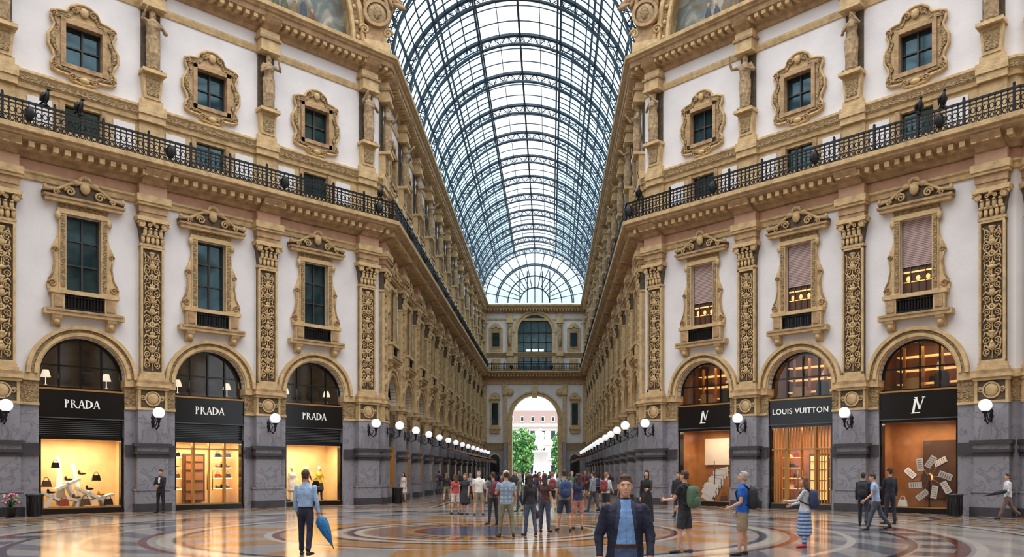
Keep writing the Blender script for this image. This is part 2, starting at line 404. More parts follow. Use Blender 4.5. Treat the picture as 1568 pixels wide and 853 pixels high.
    for sx,(sg,ab,eb,inw) in ((-1,armL),(1,armR)):
        sh=Vector((sx*shx,0,1.395)); d=Vector((sx*math.sin(ab),math.sin(sg)*math.cos(ab),-math.cos(sg)*math.cos(ab)))
        el=sh+d*.285; a2=sg+eb
        f=Vector((sx*(math.sin(ab)*.3-math.sin(inw)),math.sin(a2)*math.cos(inw),-math.cos(a2)*math.cos(inw))).normalized()
        wr=el+f*.245
        sh,el,wr=TR(sh),TR(el),TR(wr); f=(wr-el).normalized()
        r=.86 if female else 1.
        tg='A0' if sx<0 else 'A1'
        mb.ell(sh,(.055*r*bw,.058*r*bw,.055*r*bw),tg,12,9)
        if sleeve=='long':
            q=1.06 if jacket else 1.
            mb.chain([TR((sx*.1,0,1.395)),sh,sh.lerp(el,.5),el,el.lerp(wr,.4),wr-f*.01],[.052*r*bw,.056*r*bw*q,.052*r*bw*q,.047*r*bw*q,.043*r*q,.036*r*q],tg)
            mb.chain([wr-f*.04,wr+f*.02],[.026,.025],tg)
        else:
            e=.6 if sleeve=='short' else .12
            mb.chain([TR((sx*.1,0,1.395)),sh,sh.lerp(el,e*.85)],[.052*r*bw,.058*r*bw,.06*r*bw],tg)
            mb.chain([sh,sh.lerp(el,.5),el,el.lerp(wr,.3),wr.lerp(el,.25),wr+f*.02],[.048*r,.043*r,.037*r,.039*r,.03*r,.025*r],tg)
        hands.append((sx,wr,f)); arms.append((sh,el,wr))
    Hr=Matrix.Rotation(hturn,4,'Z')@Matrix.Rotation(-htilt,4,'X'); HC=Vector((0,0,1.53)); Hi=Hr.inverted()
    def TH(p): return TR(HC+Hr@(Vector(p)-HC))
    def THI(p): return HC+Hi@(TI(p)-HC)
    RM=(Matrix.Rotation(-lean,4,'X')@Hr).to_3x3()
    def HE(t,c,r,m,seg=12,rings=9): t.ell(TH(c),r,m,seg,rings,M=RM)
    mb.chain([TR((0,-.012,1.42)),TR((0,-.008,1.48)),TH((0,.0,1.57))],[.062,.052,.05],'N')
    if collar: mb.chain([TR((0,-.005,1.45)),TR((0,.0,1.495))],[.074,.064],'P')
    HE(mb,(0,.0,1.665),(.073,.09,.088),'H',16,12); HE(mb,(0,.028,1.61),(.062,.07,.075),'H',14,10); HE(mb,(0,.048,1.565),(.042,.048,.034),'H')
    mb.chain([TH((0,.09,1.65)),TH((0,.113,1.615))],[.009,.014],'H',8); HE(mb,(0,.1,1.608),(.019,.014,.01),'H',8,6)
    HE(mb,(0,.09,1.578),(.022,.012,.012),'H',8,6)
    HE(mb,(0,.082,1.668),(.05,.016,.012),'H',10,6)
    for sx in(-1,1):
        HE(mb,(sx*.072,.0,1.63),(.01,.02,.03),'H',8,6); HE(mb,(sx*.038,.062,1.615),(.022,.02,.018),'H',8,6)
    HE(mb,(0,-.016,1.68),(.082,.09,.088),'H',16,12); HE(mb,(0,.03,1.735),(.06,.05,.03),'H',12,8); HE(mb,(0,-.04,1.62),(.07,.06,.06),'H',12,8)
    if longhair:
        HE(mb,(0,-.05,1.57),(.082,.058,.14),'X'); HE(mb,(0,-.075,1.47),(.078,.045,.13),'X')
        for sx in(-1,1): HE(mb,(sx*.07,.01,1.58),(.018,.04,.1),'X')
    if cap:
        HE(mb,(0,.0,1.70),(.088,.102,.075),'C',16,10); HE(mb,(0,.125,1.695),(.06,.06,.012),'C')
    ctag=mb.mats
    me=bpy.data.meshes.new(name+'_src'); me.from_pydata(mb.v,[],mb.f); tmp=bpy.data.objects.new(name+'_src',me); sc.collection.objects.link(tmp)
    md=tmp.modifiers.new('r','REMESH'); md.mode='VOXEL'; md.voxel_size=vox; md.use_smooth_shade=True
    ms=tmp.modifiers.new('s','SMOOTH'); ms.factor=.5; ms.iterations=2
    dg=bpy.context.evaluated_depsgraph_get(); dg.update()
    ev=tmp.evaluated_get(dg); em=ev.to_mesh()
    bv=BVHTree.FromPolygons([Vector(v) for v in mb.v],mb.f)
    out=MB(); nv=len(em.vertices); isc=[0]*nv
    cm=colmat(cap) if cap else None
    e_=.6 if sleeve=='short' else .12
    for p in em.polygons:
        c=p.center; fi=bv.find_nearest(c)[2]; tg=ctag[mb.m[fi]]; cu=TI(c); w=0
        if tg=='S': m=S
        elif tg=='L':
            m=Bm; w=1
            if c.z<.9 and legs!='long':
                hip,kn=(legs_pts[0] if c.x<0 else legs_pts[1])[1:3]; d=kn-hip; t_=(c-hip).dot(d)/d.length_squared
                if t_>.88: m=K; w=0
        elif tg=='P': m=T if cu.z>hem else Bm; w=1
        elif tg=='R': m=Bm if cu.z<max(hem,.0)+.001 else T; w=2
        elif tg in('A0','A1'):
            sh,el,wr=arms[0 if tg=='A0' else 1]; m=T; w=1
            if sleeve!='long':
                d=el-sh; t_=(c-sh).dot(d)/d.length_squared
                if t_>e_: m=K; w=0
            else:
                d=wr-el; t_=(c-el).dot(d)/d.length_squared
                if t_>.97: m=K; w=0
        elif tg=='N': m=K
        elif tg=='X': m=Hm
        elif tg=='C': m=cm
        else:
            q=THI(c); m=K
            if q.z>1.575 and (q.y<-.02 or q.z>1.64+.62*max(0,q.y+.0)) and not(abs(q.x)>.07 and q.z<1.665 and q.y>-.025): m=Hm
        if stone: m=stone
        for fn,pm in paints:
            if fn(c.x,c.y,c.z,m) and tg not in('A0','A1'): m=pm
        out.f.append(list(p.vertices)); out.m.append(out.mi(m)); out.s.append(True)
        if w:
            for i in p.vertices: isc[i]=w
    for v,ic in zip(em.vertices,isc):
        co=v.co.copy()
        if ic and wrinkle:
            q=Vector((co.x*22,co.y*22,co.z*4)) if ic==2 else Vector((co.x*11,co.y*11,co.z*9))
            w_=noise.noise(q+Vector((H*9,0,0)))+.4*noise.noise(q*2.3)
            co+=v.normal*w_*.009*wrinkle*(1.6 if ic==2 else 1)
        out.v.append(tuple(co))
    ev.to_mesh_clear(); bpy.data.objects.remove(tmp); bpy.data.meshes.remove(me)
    if not stone:
        ew=mat('eye_white',(225,225,220),.3); ed=mat('eye_dark',(40,28,20),.3); lip=mat('lip',(160,92,84),.5)
        for sx in(-1,1):
            HE(out,(sx*.029,.084,1.644),(.013,.009,.006),ew,8,6); HE(out,(sx*.029,.09,1.644),(.0055,.005,.0055),ed,6,5)
            HE(out,(sx*.03,.09,1.663),(.016,.008,.0035),Hm,8,4)
        HE(out,(0,.099,1.577),(.021,.006,.0045),lip,8,5)
    for (sx,wr,f),curl in zip(hands,(curlL,curlR)):
        n=Vector((-sx,0,0)); n=(n-f*n.dot(f)).normalized(); bb=f.cross(n)
        if bb.y<0: bb=-bb
        def q(a,b_,c_): return wr+f*a+bb*b_+n*c_
        out.chain([q(.0,0,0),q(.03,.002,0),q(.065,0,.002),q(.088,0,.004)],[(.015,.024),(.017,.034),(.016,.041),(.012,.038)],K,10,ref=tuple(n))
        for j,(o_,L) in enumerate(((.030,.068),(.011,.078),(-.010,.073),(-.029,.058))):
            pts=[q(.075,o_,.003)]; ang=curl*.3; p=Vector(q(.088,o_,.004)); pts.append(p)
            for sgm in (.45,.32,.23):
                dr=f*math.cos(ang)+n*math.sin(ang); p=p+dr*L*sgm; pts.append(p); ang+=curl*.8
            out.tube(pts,[.0095,.009,.0085,.008,.006],K,6)
        out.tube([q(.02,.026,.004),q(.045,.047,.012),q(.068,.056,.02),q(.088,.052,.028)],[.013,.011,.0095,.007],K,6)
    if backpack:
        bm=colmat(backpack); R3=Matrix.Rotation(-lean,3,'X')
        out.ell(TR((0,-.215,1.2)),(.155,.11,.24),bm,16,12,M=R3,e=.6); out.ell(TR((0,-.31,1.1)),(.12,.05,.11),bm,12,8,M=R3,e=.6)
        dk=colmat(tuple(int(c*.6) for c in backpack))
        for sx in(-1,1):
            out.tube([TR((sx*.09,-.15,1.38)),TR((sx*.095,-.06,1.462)),TR((sx*.1,.05,1.43)),TR((sx*.11,.118*bw+.01,1.32)),TR((sx*.13,.1,1.14)),TR((sx*.14,-.12,1.05))],.017,dk,6)
        out.tube([TR((-.03,-.16,1.42)),TR((0,-.18,1.46)),TR((.03,-.16,1.42))],.01,dk,5)
        out.tube([TR((x,-.215-.112*math.sqrt(max(0,1-(x/.17)**2)),1.3)) for x in (-.14,-.1,-.05,0,.05,.1,.14)],.006,dk,4)
    if bag:
        bm=colmat(bag); h=hands[1][1]; p=h+Vector((0,0,-.28))
        out.ell(p,(.06,.15,.13),bm,12,8,e=.5); out.tube([p+Vector((0,-.08,.1)),h+Vector((0,-.03,-.08)),h+Vector((0,.03,-.08)),p+Vector((0,.08,.1))],.008,bm,5)
    out.v=[((v[0])*k,(v[1])*k,(v[2]+dz.z)*k) for v in out.v]
    return out.mesh(name), [( (h[1]+h[2]*.08+dz)*k) for h in hands]
def person(name,px,yf,face,**kw):
    d=2179/(yf-722); x=2.1+(px-843)/1245*d
    me,h=human_mesh(name,**kw)
    o=obj(name,me,(x,d,0),math.radians(face))
    M=Matrix.Translation((x,d,0))@Matrix.Rotation(math.radians(face),4,'Z')
    return o,[M@v for v in h]

# ---------------------------------------------------------------- path sweeps
S18=12.75*math.sqrt(2)
PATH=[(-36,31.25),(-20,31.25),(-7.25,44),(-7.25,109),(7.25,109),(7.25,44),(20,31.25),(36,31.25)]
PATH2=[(36,16.75),(20,16.75),(7.25,4),(7.25,-20)]
PATH3=[(-7.25,-20),(-7.25,4),(-20,16.75),(-36,16.75)]
PATHS=(PATH,PATH2,PATH3)
def offp(path,d):
    out=[]
    for i,p in enumerate(path):
        ns=[]
        for a,b in ((i-1,i),(i,i+1)):
            if a>=0 and b<len(path):
                dx,dy=path[b][0]-path[a][0],path[b][1]-path[a][1]; L=math.hypot(dx,dy); ns.append((dy/L,-dx/L))
        if len(ns)==1: n=ns[0]; mt=n
        else:
            dot=ns[0][0]*ns[1][0]+ns[0][1]*ns[1][1]; mt=((ns[0][0]+ns[1][0])/(1+dot),(ns[0][1]+ns[1][1])/(1+dot))
        out.append((p[0]+mt[0]*d,p[1]+mt[1]*d))
    return out
def sweep(mb,path,prof,m):
    rings=[(*offp(path,o)[i],z) for i in range(len(path)) for (o,z) in prof]
    n=len(prof); fs=[]
    for i in range(len(path)-1):
        for k in range(n):
            l=(k+1)%n; fs.append((i*n+k,i*n+l,(i+1)*n+l,(i+1)*n+k))
    fs+=[list(range(n)),[(len(path)-1)*n+k for k in range(n)][::-1]]
    mb.add(rings,fs,m)
def walk(path,step,start=0.):
    for a,b in zip(path[:-1],path[1:]):
        L=math.hypot(b[0]-a[0],b[1]-a[1]); n=max(1,int(round(L/step)))
        for i in range(n):
            u=(i+start)/n; yield (a[0]+(b[0]-a[0])*u,a[1]+(b[1]-a[1])*u,math.atan2(b[1]-a[1],b[0]-a[0]))
for pi_,PP in enumerate(PATHS):
    t=MB()
    sweep(t,PP,[(0,13.4),(.1,13.42),(.14,13.6),(.22,13.66),(.22,13.75),(0,13.78)],O_)
    sweep(t,PP,[(0,13.78),(.05,13.78),(.05,14.2),(0,14.2)],P_)
    sweep(t,PP,[(-.3,14.2),(.2,14.22),(.3,14.36),(.5,14.42),(.62,14.6),(1.0,14.7),(1.12,14.78),(1.16,14.95),(1.24,15.0),(1.24,15.1),(-.3,15.12)],C_)
    sweep(t,PP,[(1.12,14.9),(1.26,14.93),(1.28,15.12),(1.1,15.12)],O_)
    for x,y,a in walk(offp(PP,.58),.42,.5):
        M=Matrix.Translation((x,y,14.52))@Matrix.Rotation(a,4,'Z'); t.box(-.1,.1,-.35,.3,-.08,.14,O_,M)
    obj('trim_%d'%(pi_*3+1),t)
    t=MB()
    sweep(t,PP,[(0,17.0),(.1,17.02),(.12,17.2),(.18,17.24),(.2,17.5),(.28,17.58),(.28,17.68),(0,17.72)],O_)
    sweep(t,PP,[(.195,17.27),(.215,17.27),(.215,17.48),(.195,17.48)],R_)
    sweep(t,PP,[(0,21.95),(.06,21.95),(.12,22.15),(.12,22.25),(0,22.28)],O_)
    obj('trim_%d'%(pi_*3+2),t)
    t=MB()
    sweep(t,PP,[(-.3,22.9),(.12,22.92),(.2,23.1),(.35,23.14),(.42,23.3),(.85,23.4),(.9,23.6),(1.0,23.66),(1.08,23.9),(1.12,23.95),(-.3,24.05)],C_)
    sweep(t,PP,[(1.04,23.78),(1.14,23.8),(1.16,23.98),(1.04,23.98)],O_)
    for x,y,a in walk(offp(PP,.5),.4,.5):
        M=Matrix.Translation((x,y,23.28))@Matrix.Rotation(a,4,'Z'); t.box(-.1,.1,-.3,.2,-.08,.1,O_,M)
    obj('trim_%d'%(pi_*3+3),t)
# railing
t=MB(); RP=offp(PATH,1.08)
for z0,z1,w in ((15.14,15.2,.04),(15.42,15.46,.025),(15.88,15.93,.025),(16.03,16.11,.05)):
    sweep(t,PATH,[(1.08-w,z0),(1.08+w,z0),(1.08+w,z1),(1.08-w,z1)],IR)
i=0
for x,y,a in walk(RP,.22):
    M=Matrix.Translation((x,y,0))@Matrix.Rotation(a,4,'Z')
    big=(i%8==0); w=.045 if big else .02
    t.box(-w,w,-w,w,15.1,16.2 if big else 16.05,IR,M)
    if big: t.ell(M@Vector((0,0,16.24)),(.06,.06,.07),IR,6,4)
    for zc,r in ((15.66,.09),(15.31,.07)):
        t.tube([M@Vector((.11+r*math.cos(q),0,zc+r*1.3*math.sin(q))) for q in [2*pi*j/7 for j in range(7)]],.022,IR,3,True)
    if i%24==12: t.ell(M@Vector((0,-.04,15.62)),(.22,.06,.3),IR,10,6)
    i+=1
obj('balcony_railing',t)

t=MB()
def fill(p):
    for z0,z1,m,o in ((0,4.5,G_,0),(4.5,5.4,R_,.03),(5.4,5.7,O_,.12),(5.7,15.1,W_,0),(15.1,17.05,O_,0),(17.05,24.0,W_,0)):
        sweep(t,p,[(-.5,z0),(o,z0),(o,z1),(-.5,z1)],m)
r2=1.06/math.sqrt(2)
fill([(-36,31.25),(-31.66,31.25)]); fill([(-21.06,31.25),(-20,31.25),(-20+r2,31.25+r2)]); fill([(-7.25-r2,44-r2),(-7.25,44),(-7.25,44.9)])
fill([(-7.25,108.5),(-7.25,109)]); fill([(7.25,109),(7.25,108.5)])
fill([(7.25,44.9),(7.25,44),(7.25+r2,44-r2)]); fill([(20-r2,31.25+r2),(20,31.25),(21.06,31.25)]); fill([(31.66,31.25),(36,31.25)])
fill([(36,16.75),(31.66,16.75)]); fill([(21.06,16.75),(20,16.75),(20-r2,16.75-r2)]); fill([(7.25+r2,4+r2),(7.25,4),(7.25,2.94)]); fill([(7.25,-18.26),(7.25,-20)])
fill([(-7.25,-20),(-7.25,-18.26)]); fill([(-7.25,2.94),(-7.25,4),(-7.25-r2,4+r2)]); fill([(-20+r2,16.75-r2),(-20,16.75),(-21.06,16.75)]); fill([(-31.66,16.75),(-36,16.75)])
obj('wall_corner_piers',t)

CARY=[]
for i in range(2):
    me_,_=human_mesh('caryatid_statue',H=2.66,top=(0,0,0),stone=ST,skirt=(.08,.15),female=bool(i),armL=(.9,.5,1.7,.6) if i else (.2,.55,1.9,1.0),armR=(.2,.35,1.9,.9) if i else (1.2,.6,1.3,.3),build=1.15,vox=.02,htilt=-.2,hturn=.3-.6*i,longhair=True,wrinkle=1.8); CARY.append(me_)

CN=[0]
def wall(name,org,ang,bays,pils,lamps=True,cary=True):
    a=math.radians(ang); e=empty(name,(*org,0),a)
    for s in bays: obj('bay',BAY,(s,0,0),0,e)
    for s in pils: obj('pilaster',PIL,(s,0,0),0,e)
    M=Matrix.Translation((*org,0))@Matrix.Rotation(a,4,'Z')
    for s in pils:
        if lamps: obj('wall_lamp',LAMP,M@Vector((s,.16,4.0)),a)
        CN[0]+=1
        if cary: obj('caryatid_statue',CARY[CN[0]%2],M@Vector((s,-.36,19.2)),a+pi)
    return M
B3=[3.71,9.01,14.31]; P3=[.78,6.36,11.66,S18-.78]
ML=wall('wall_left_octagon',(-20,31.25),45,B3,P3)
MR=wall('wall_right_octagon',(7.25,44),-45,B3,P3)
cb=[.9+2.65+5.3*k for k in range(12)]; cp=[.78]+[.9+5.3*k for k in range(1,13)]
MLC=wall('wall_left_arcade',(-7.25,44),90,cb,cp)
MRC=wall('wall_right_arcade',(7.25,109),-90,[65-s for s in cb],[65-s for s in cp])
A2=[3.71,9.01]; AP=[.78,6.36,11.66]
MLA=wall('wall_left_arm',(-20,31.25),0,[-s for s in A2],[-s for s in AP])
MRA=wall('wall_right_arm',(20,31.25),0,A2,AP)
MBR=wall('wall_back_right_octagon',(20,16.75),225,B3,P3)
MBL=wall('wall_back_left_octagon',(-7.25,4),135,B3,P3)
B4=[3.71,9.01,14.31,19.61]; P4=[.78,6.36,11.66,16.96]
MBR2=wall('wall_back_right_arcade',(7.25,4),-90,B4,P4)
MBL2=wall('wall_back_left_arcade',(-7.25,4),90,[-s for s in B4],[-s for s in P4])
MRA2=wall('wall_back_right_arm',(20,16.75),180,[-s for s in A2],[-s for s in AP])
MLA2=wall('wall_back_left_arm',(-20,16.75),180,A2,AP)

# ---------------------------------------------------------------- shops
def arch_glass(b,m_in,warm):
    arc=[(1.58*math.cos(a),5.7+1.58*math.sin(a)) for a in [pi*i/24 for i in range(25)]]
    b.prism([(-1.58,5.15),(1.58,5.15)]+arc,.38,.385,SG)
    for x in (-.8,0,.8):
        b.box(x-.03,x+.03,.3,.38,5.15,5.7+math.sqrt(1.58**2-x*x),B_)
    b.box(-1.6,1.6,.3,.38,5.1,5.25,B_); b.box(-1.58,1.58,.3,.38,6.1,6.16,B_)
    b.ring(0,5.7,1.5,1.6,.3,.4,0,pi,24,B_)
    b.box(-1.9,1.9,2.5,2.6,5,7.7,m_in); b.box(-2,-1.9,.5,2.6,5,7.7,m_in); b.box(1.9,2,.5,2.6,5,7.7,m_in); b.box(-1.9,1.9,.5,2.6,7.6,7.7,WHT); b.box(-1.9,1.9,.5,2.6,5,5.1,WOOD)
def room(b,m,z1=3.3,dep=2.2):
    b.box(-1.9,1.9,dep,dep+.1,0,z1,m); b.box(-2,-1.9,.5,dep,0,z1,m); b.box(1.9,2,.5,dep,0,z1,m); b.box(-1.9,1.9,.5,dep,z1,z1+.1,WHT); b.box(-1.9,1.9,.2,dep,0,.22,WOOD)
def text(s,parent,size,z,y=-.02,m=LET,sp=1.15,x=0):
    c=bpy.data.curves.new('sign_lettering','FONT'); c.body=s; c.size=size; c.extrude=.015; c.align_x='CENTER'; c.align_y='CENTER'; c.space_character=sp; c.offset=.002
    c.materials.append(m); o=bpy.data.objects.new('sign_lettering',c); sc.collection.objects.link(o); o.parent=parent
    o.location=(x,y,z); o.rotation_euler=(pi/2,0,0); return o
def light(parent,loc,e,col,sx=2.4,sy=.8):
    l=bpy.data.lights.new('shop_ceiling_light','AREA'); l.shape='RECTANGLE'; l.size=sx; l.size_y=sy; l.energy=e; l.color=col
    o=bpy.data.objects.new('shop_ceiling_light',l); sc.collection.objects.link(o); o.parent=parent; o.location=loc; return o
def shoe(b,x,y,z,m,s=1.):
    b.ell((x,y,z+.05*s),(.14*s,.05*s,.045*s),m,8,5); b.ell((x-.09*s,y,z+.1*s),(.05*s,.045*s,.08*s),m,8,5)
def handbag(b,x,y,z,m,s=1.):
    b.prism([(x-.16*s,z),(x+.16*s,z),(x+.12*s,z+.22*s),(x-.12*s,z+.22*s)],y-.05,y+.05,m)
    b.tube([(x+.08*s*math.cos(a),y,z+.22*s+.12*s*math.sin(a)) for a in [pi*i/8 for i in range(9)]],.012*s,m,5)
def table_lamp(b,x,y,z):
    b.lathe((x,y,z),[(.09,0),(.02,.03),(.02,.32),(.2,.32),(.11,.62),(.1,.62)],mat('lamp_shade',(250,235,205),.7,emit=.9),10)
def serif(parent,word,size,z,gap,x0=0,scale=1.):
    G={'P':([((0,0),(0,1))],[((0,.75),.25,-pi/2,pi/2,.28)],.42),'R':([((0,0),(0,1)),((.2,.5),(.55,0))],[((0,.75),.25,-pi/2,pi/2,.28)],.52),
       'A':([((0,0),(.3,1)),((.3,1),(.6,0)),((.12,.36),(.48,.36))],[],.6),'D':([((0,0),(0,1))],[((0,.5),.5,-pi/2,pi/2,.6)],.6),
       'L':([((.12,0),(.3,1)),((.1,.04),(.6,.04),0)],[],.6),'V':([((.3,0),(0,1)),((.3,0),(.62,1))],[],.62)}
    b=MB(); x=0; W=sum(G[c][2]+gap for c in word)-gap
    for c in word:
        st,ar,w=G[c]
        for k,seg_ in enumerate(st):
            p,q=seg_[0],seg_[1]; horiz=abs(p[1]-q[1])<.01
            th=.075 if (c not in 'A' or k==1) else .035
            if c=='V': th=.075 if k==0 else .035
            P0=Vector((p[0]+x-W/2,0,p[1]-.5))*size; P1=Vector((q[0]+x-W/2,0,q[1]-.5))*size
            dx=th*size
            if horiz: b.prism([(P0.x,P0.z-.035*size),(P1.x,P0.z-.035*size),(P1.x,P0.z+.035*size),(P0.x,P0.z+.035*size)],-.02,.0,LET)
            else:
                b.prism([(P0.x-dx,P0.z),(P0.x+dx,P0.z),(P1.x+dx,P1.z),(P1.x-dx,P1.z)],-.02,.0,LET)
                for S_ in (P0,P1):
                    if (c=='A' and S_.z>.4*size) or (c=='V' and S_.z<-.4*size): continue
                    b.box(S_.x-.13*size,S_.x+.13*size,-.02,0,S_.z-(.0 if S_.z<0 else .05*size),S_.z+(.05*size if S_.z<0 else 0),LET)
        for (cx,cz),r,a0,a1,rx in ar:
            n=12
            for i in range(n):
                aa,bb_=a0+(a1-a0)*i/n,a0+(a1-a0)*(i+1)/n
                q=[]
                for an,o in ((aa,0),(bb_,0),(bb_,1),(aa,1)):
                    t_=1-.28*o*abs(math.cos(an)) -.1*o
                    q.append(((cx+rx*1.25*math.cos(an)*t_+x-W/2)*size,(cz+r*math.sin(an)*(1-.14*o)-.5)*size))
                b.prism(q,-.02,0,LET)
        x+=w+gap
    obj('sign_lettering',b,(x0,.05,z),0,parent)
def shop(M,s,kind,sign,ssize,doors=False,disp=None,sp=1.15):
    loc=M@Vector((s,0,0)); ang=M.to_euler().z; e=empty('shop_front',loc,ang)
    warm=kind=='warm'; b=MB()
    wm=WARM if warm else ORNG
    arch_glass(b,mat('mezz_wall_dark',(90,78,66),.8,var=.2) if warm else WOOD,warm)
    b.box(-1.6,1.6,.06,.4,3.95,5.15,B_); b.box(-1.6,1.6,.02,.1,5.1,5.17,BR); b.box(-1.6,1.6,.02,.1,3.93,3.97,GREY)
    ztop=3.1 if warm else 3.85
    if warm:
        b.box(-1.6,1.6,.3,.4,3.1,3.95,B_)
        for i in range(9): b.box(-1.55,1.55,.22,.34,3.2+i*.08,3.23+i*.08,GREY)
    room(b,wm,ztop+.1)
    for sx in(-1,1): b.box(*sorted((sx*1.5,sx*1.6)),.1,.4,0,ztop+.1,B_)
    b.box(-1.6,1.6,.1,.4,ztop-.03,ztop+.12,B_); b.box(-1.6,1.6,.05,.5,0,.22,B_); b.box(-1.5,1.5,.12,.2,.22,.27,BR)
    b.box(-1.5,1.5,.26,.265,.25,ztop,SG)
    if doors:
        for x in (-.72,.72): b.box(x-.05,x+.05,.12,.3,.2,ztop,BR)
        b.box(-.02,.02,.14,.3,.2,ztop,BR); b.box(-1.5,1.5,.12,.3,2.75,2.82,BR)
        for x in (-.12,.12): b.tube([(x,.08,.9),(x,.08,1.8)],.025,BR,6)
        if not warm:
            for i in range(19):
                x=-1.45+i*.16; b.box(x-.02,x+.02,.2,.24,2.85,3.8,BR)
            for i in range(5):
                for sx in (-1,1): b.box(*sorted((sx*(.82+i*.14),sx*(.87+i*.14))),.2,.24,.3,2.75,BR)
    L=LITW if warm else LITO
    if disp=='shelves' or disp=='lv_door':
        for z in (.9,1.4,1.9,2.4):
            for sx in(-1,1):
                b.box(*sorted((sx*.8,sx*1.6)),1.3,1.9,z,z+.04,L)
                for k in range(3): 
                    (shoe if (k+int(z*10))%2 else handbag)(b,sx*(.95+.25*k),1.5,z+.04,random.choice([B_,WOOD,WHT,colmat((150,40,40)),colmat((40,60,90))]),.85)
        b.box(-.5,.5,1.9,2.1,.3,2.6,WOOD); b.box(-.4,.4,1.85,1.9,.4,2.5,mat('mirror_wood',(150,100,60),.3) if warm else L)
        for z in (.8,1.3,1.8,2.2): b.box(-.4,.4,1.8,1.9,z,z+.04,WOOD)
    if disp=='plinths':
        for x,z,r in ((-.9,.5,.5),(-.3,1.0,-.45),(.5,.6,.5),(1.0,.4,-.3),(.1,.3,.3)):
            Mx=Matrix.Translation((x,1.2,z+.2))@Matrix.Rotation(r,4,'Y'); b.box(-.5,.5,-.3,.3,-.05,.05,WHT,Mx); b.box(-.06,.06,-.3,.3,-.6,.1,WHT,Mx)
        for x,z in ((-.95,.82),(-.3,1.35),(.5,.95),(.95,.7),(0,.6),(.2,1.6)): shoe(b,x,.9,z,random.choice([WOOD,B_,colmat((200,150,40))]),1.2); 
        handbag(b,-1.1,1.0,1.1,WOOD,1.2); handbag(b,.75,.9,1.35,B_,1.1); handbag(b,-.5,.8,.3,colmat((170,60,40)),1.2); handbag(b,.3,.8,.3,WOOD,1.3); handbag(b,1.2,.8,.3,B_,1.2); handbag(b,-.75,1.1,1.9,B_,1.0)
        b.prism([(-.6,.3),(-.2,.3),(-.5,2.4),(-.62,2.4)],1.5,1.6,WHT); b.prism([(.3,.3),(.5,.3),(.1,2.1),(-.05,2.1)],1.6,1.7,WHT)
    if disp in('fan','pinwheel'):
        n=9 if disp=='pinwheel' else 7
        pan=mat('sculpture_panel',(225,218,210),.4); pe=mat('sculpture_edge',(60,50,45),.5)
        if disp=='pinwheel':
            rj=random.Random(2)
            for i in range(n):
                a_=2*pi*i/n+rj.uniform(-.1,.1); Lr=.66+.14*(i%2)
                Mx=Matrix.Translation((.15,.95,1.5))@Matrix.Rotation(a_,4,'Y')@Matrix.Translation((0,0,Lr))@Matrix.Rotation(rj.uniform(-.4,.4),4,'Z')@Matrix.Rotation(.5,4,'Y')
                b.box(-.13,.13,-.03,.03,-.27,.27,pan,Mx); b.box(-.15,.15,.03,.05,-.29,.29,pe,Mx)
                for j in range(5): b.box(-.09,.09,-.035,-.03,-.2+j*.09,-.17+j*.09,mat('panel_print',(150,120,100),.5),Mx)
                b.tube([(.15,.98,1.5),(.15+.6*math.sin(a_),.98,1.5+.6*math.cos(a_))],.018,BR,5)
            b.ell((.15,.95,1.5),(.16,.1,.16),LITO,12,8); handbag(b,.1,.72,1.35,WOOD,1.3)
            b.tube([(.15,.95,.25),(.15,.95,1.6)],.04,B_,6)
            handbag(b,-.9,.8,.25,WHT,1.3); handbag(b,1.1,.8,.25,WOOD,1.1)
            b.box(-.5,1.3,2.05,2.15,.6,3.1,mat('backdrop_brown',(84,60,46),.8))
        else:
            for i in range(n):
                for j in range(2):
                    Mx=Matrix.Translation((-.35+.12*i,.9+.04*i,.6+.2*i-.25*j+(.1*(i%2))))@Matrix.Rotation(.5-.12*i,4,'Y')
                    b.box(-.38,.38,-.02,.02,-.12,.12,pan,Mx); b.box(-.4,.4,.02,.035,-.14,.14,pe,Mx)
            b.tube([(0,1.0,.25),(0,1.0,2.3)],.03,B_,6); handbag(b,.7,.8,.25,WOOD,1.2)
            b.box(-1.3,.2,2.05,2.15,2.1,3.5,WHT)
    if warm:
        for x in (-1.15,1.15): table_lamp(b,x,.9,5.35)
        b.box(-1.4,1.4,.8,1.0,5.15,5.35,WOOD)
        for x in(-.4,.5): b.ell((x,1.2,5.75),(.3,.2,.3),mat('armchair_dark',(50,45,42),.7),10,8,e=.6)
    else:
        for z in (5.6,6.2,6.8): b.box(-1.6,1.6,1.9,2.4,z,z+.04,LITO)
        for i in range(9): handbag(b,-1.3+i*.32,1.85,[5.25,5.64,6.24][i%3],random.choice([WOOD,B_,WHT,BR]),1.0)
        for x in(-1.2,-.4,.4,1.2): b.box(x-.05,x+.05,1.7,1.8,5.2,7.2,BR)
        b.box(-1.0,-.3,1.2,1.6,5.1,5.8,BR); b.ell((.6,1.1,5.6),(.3,.2,.45),mat('armchair_dark',(50,45,42),.7),10,8,e=.6)
    obj('shop_interior',b,parent=e)
    if sign=='PRADA': serif(e,sign,ssize,4.55,.24)
    elif sign=='LV': serif(e,'L',ssize,4.48,.2,-.07); serif(e,'V',ssize*.85,4.6,.2,.1)
    else: text(sign,e,ssize,4.55,.03,sp=sp)
    light(e,(0,1.0,ztop-.02),140 if warm else 80,(1,.82,.56) if warm else (1,.72,.46))
    light(e,(0,1.4,7.4),8 if warm else 32,(1,.78,.55) if warm else (1,.7,.42),2,.6)
    return e
shop(ML,B3[0],'warm','PRADA',.34,disp='plinths')
shop(ML,B3[1],'warm','PRADA',.34,doors=True,disp='shelves')
s3=shop(ML,B3[2],'warm','PRADA',.34,disp=None)
shop(MR,B3[0],'amber','LV',.55,disp='fan')
shop(MR,B3[1],'amber','LOUIS VUITTON',.36,doors=True,disp='lv_door',sp=1.08)
shop(MR,B3[2],'amber','LV',.6,disp='pinwheel')
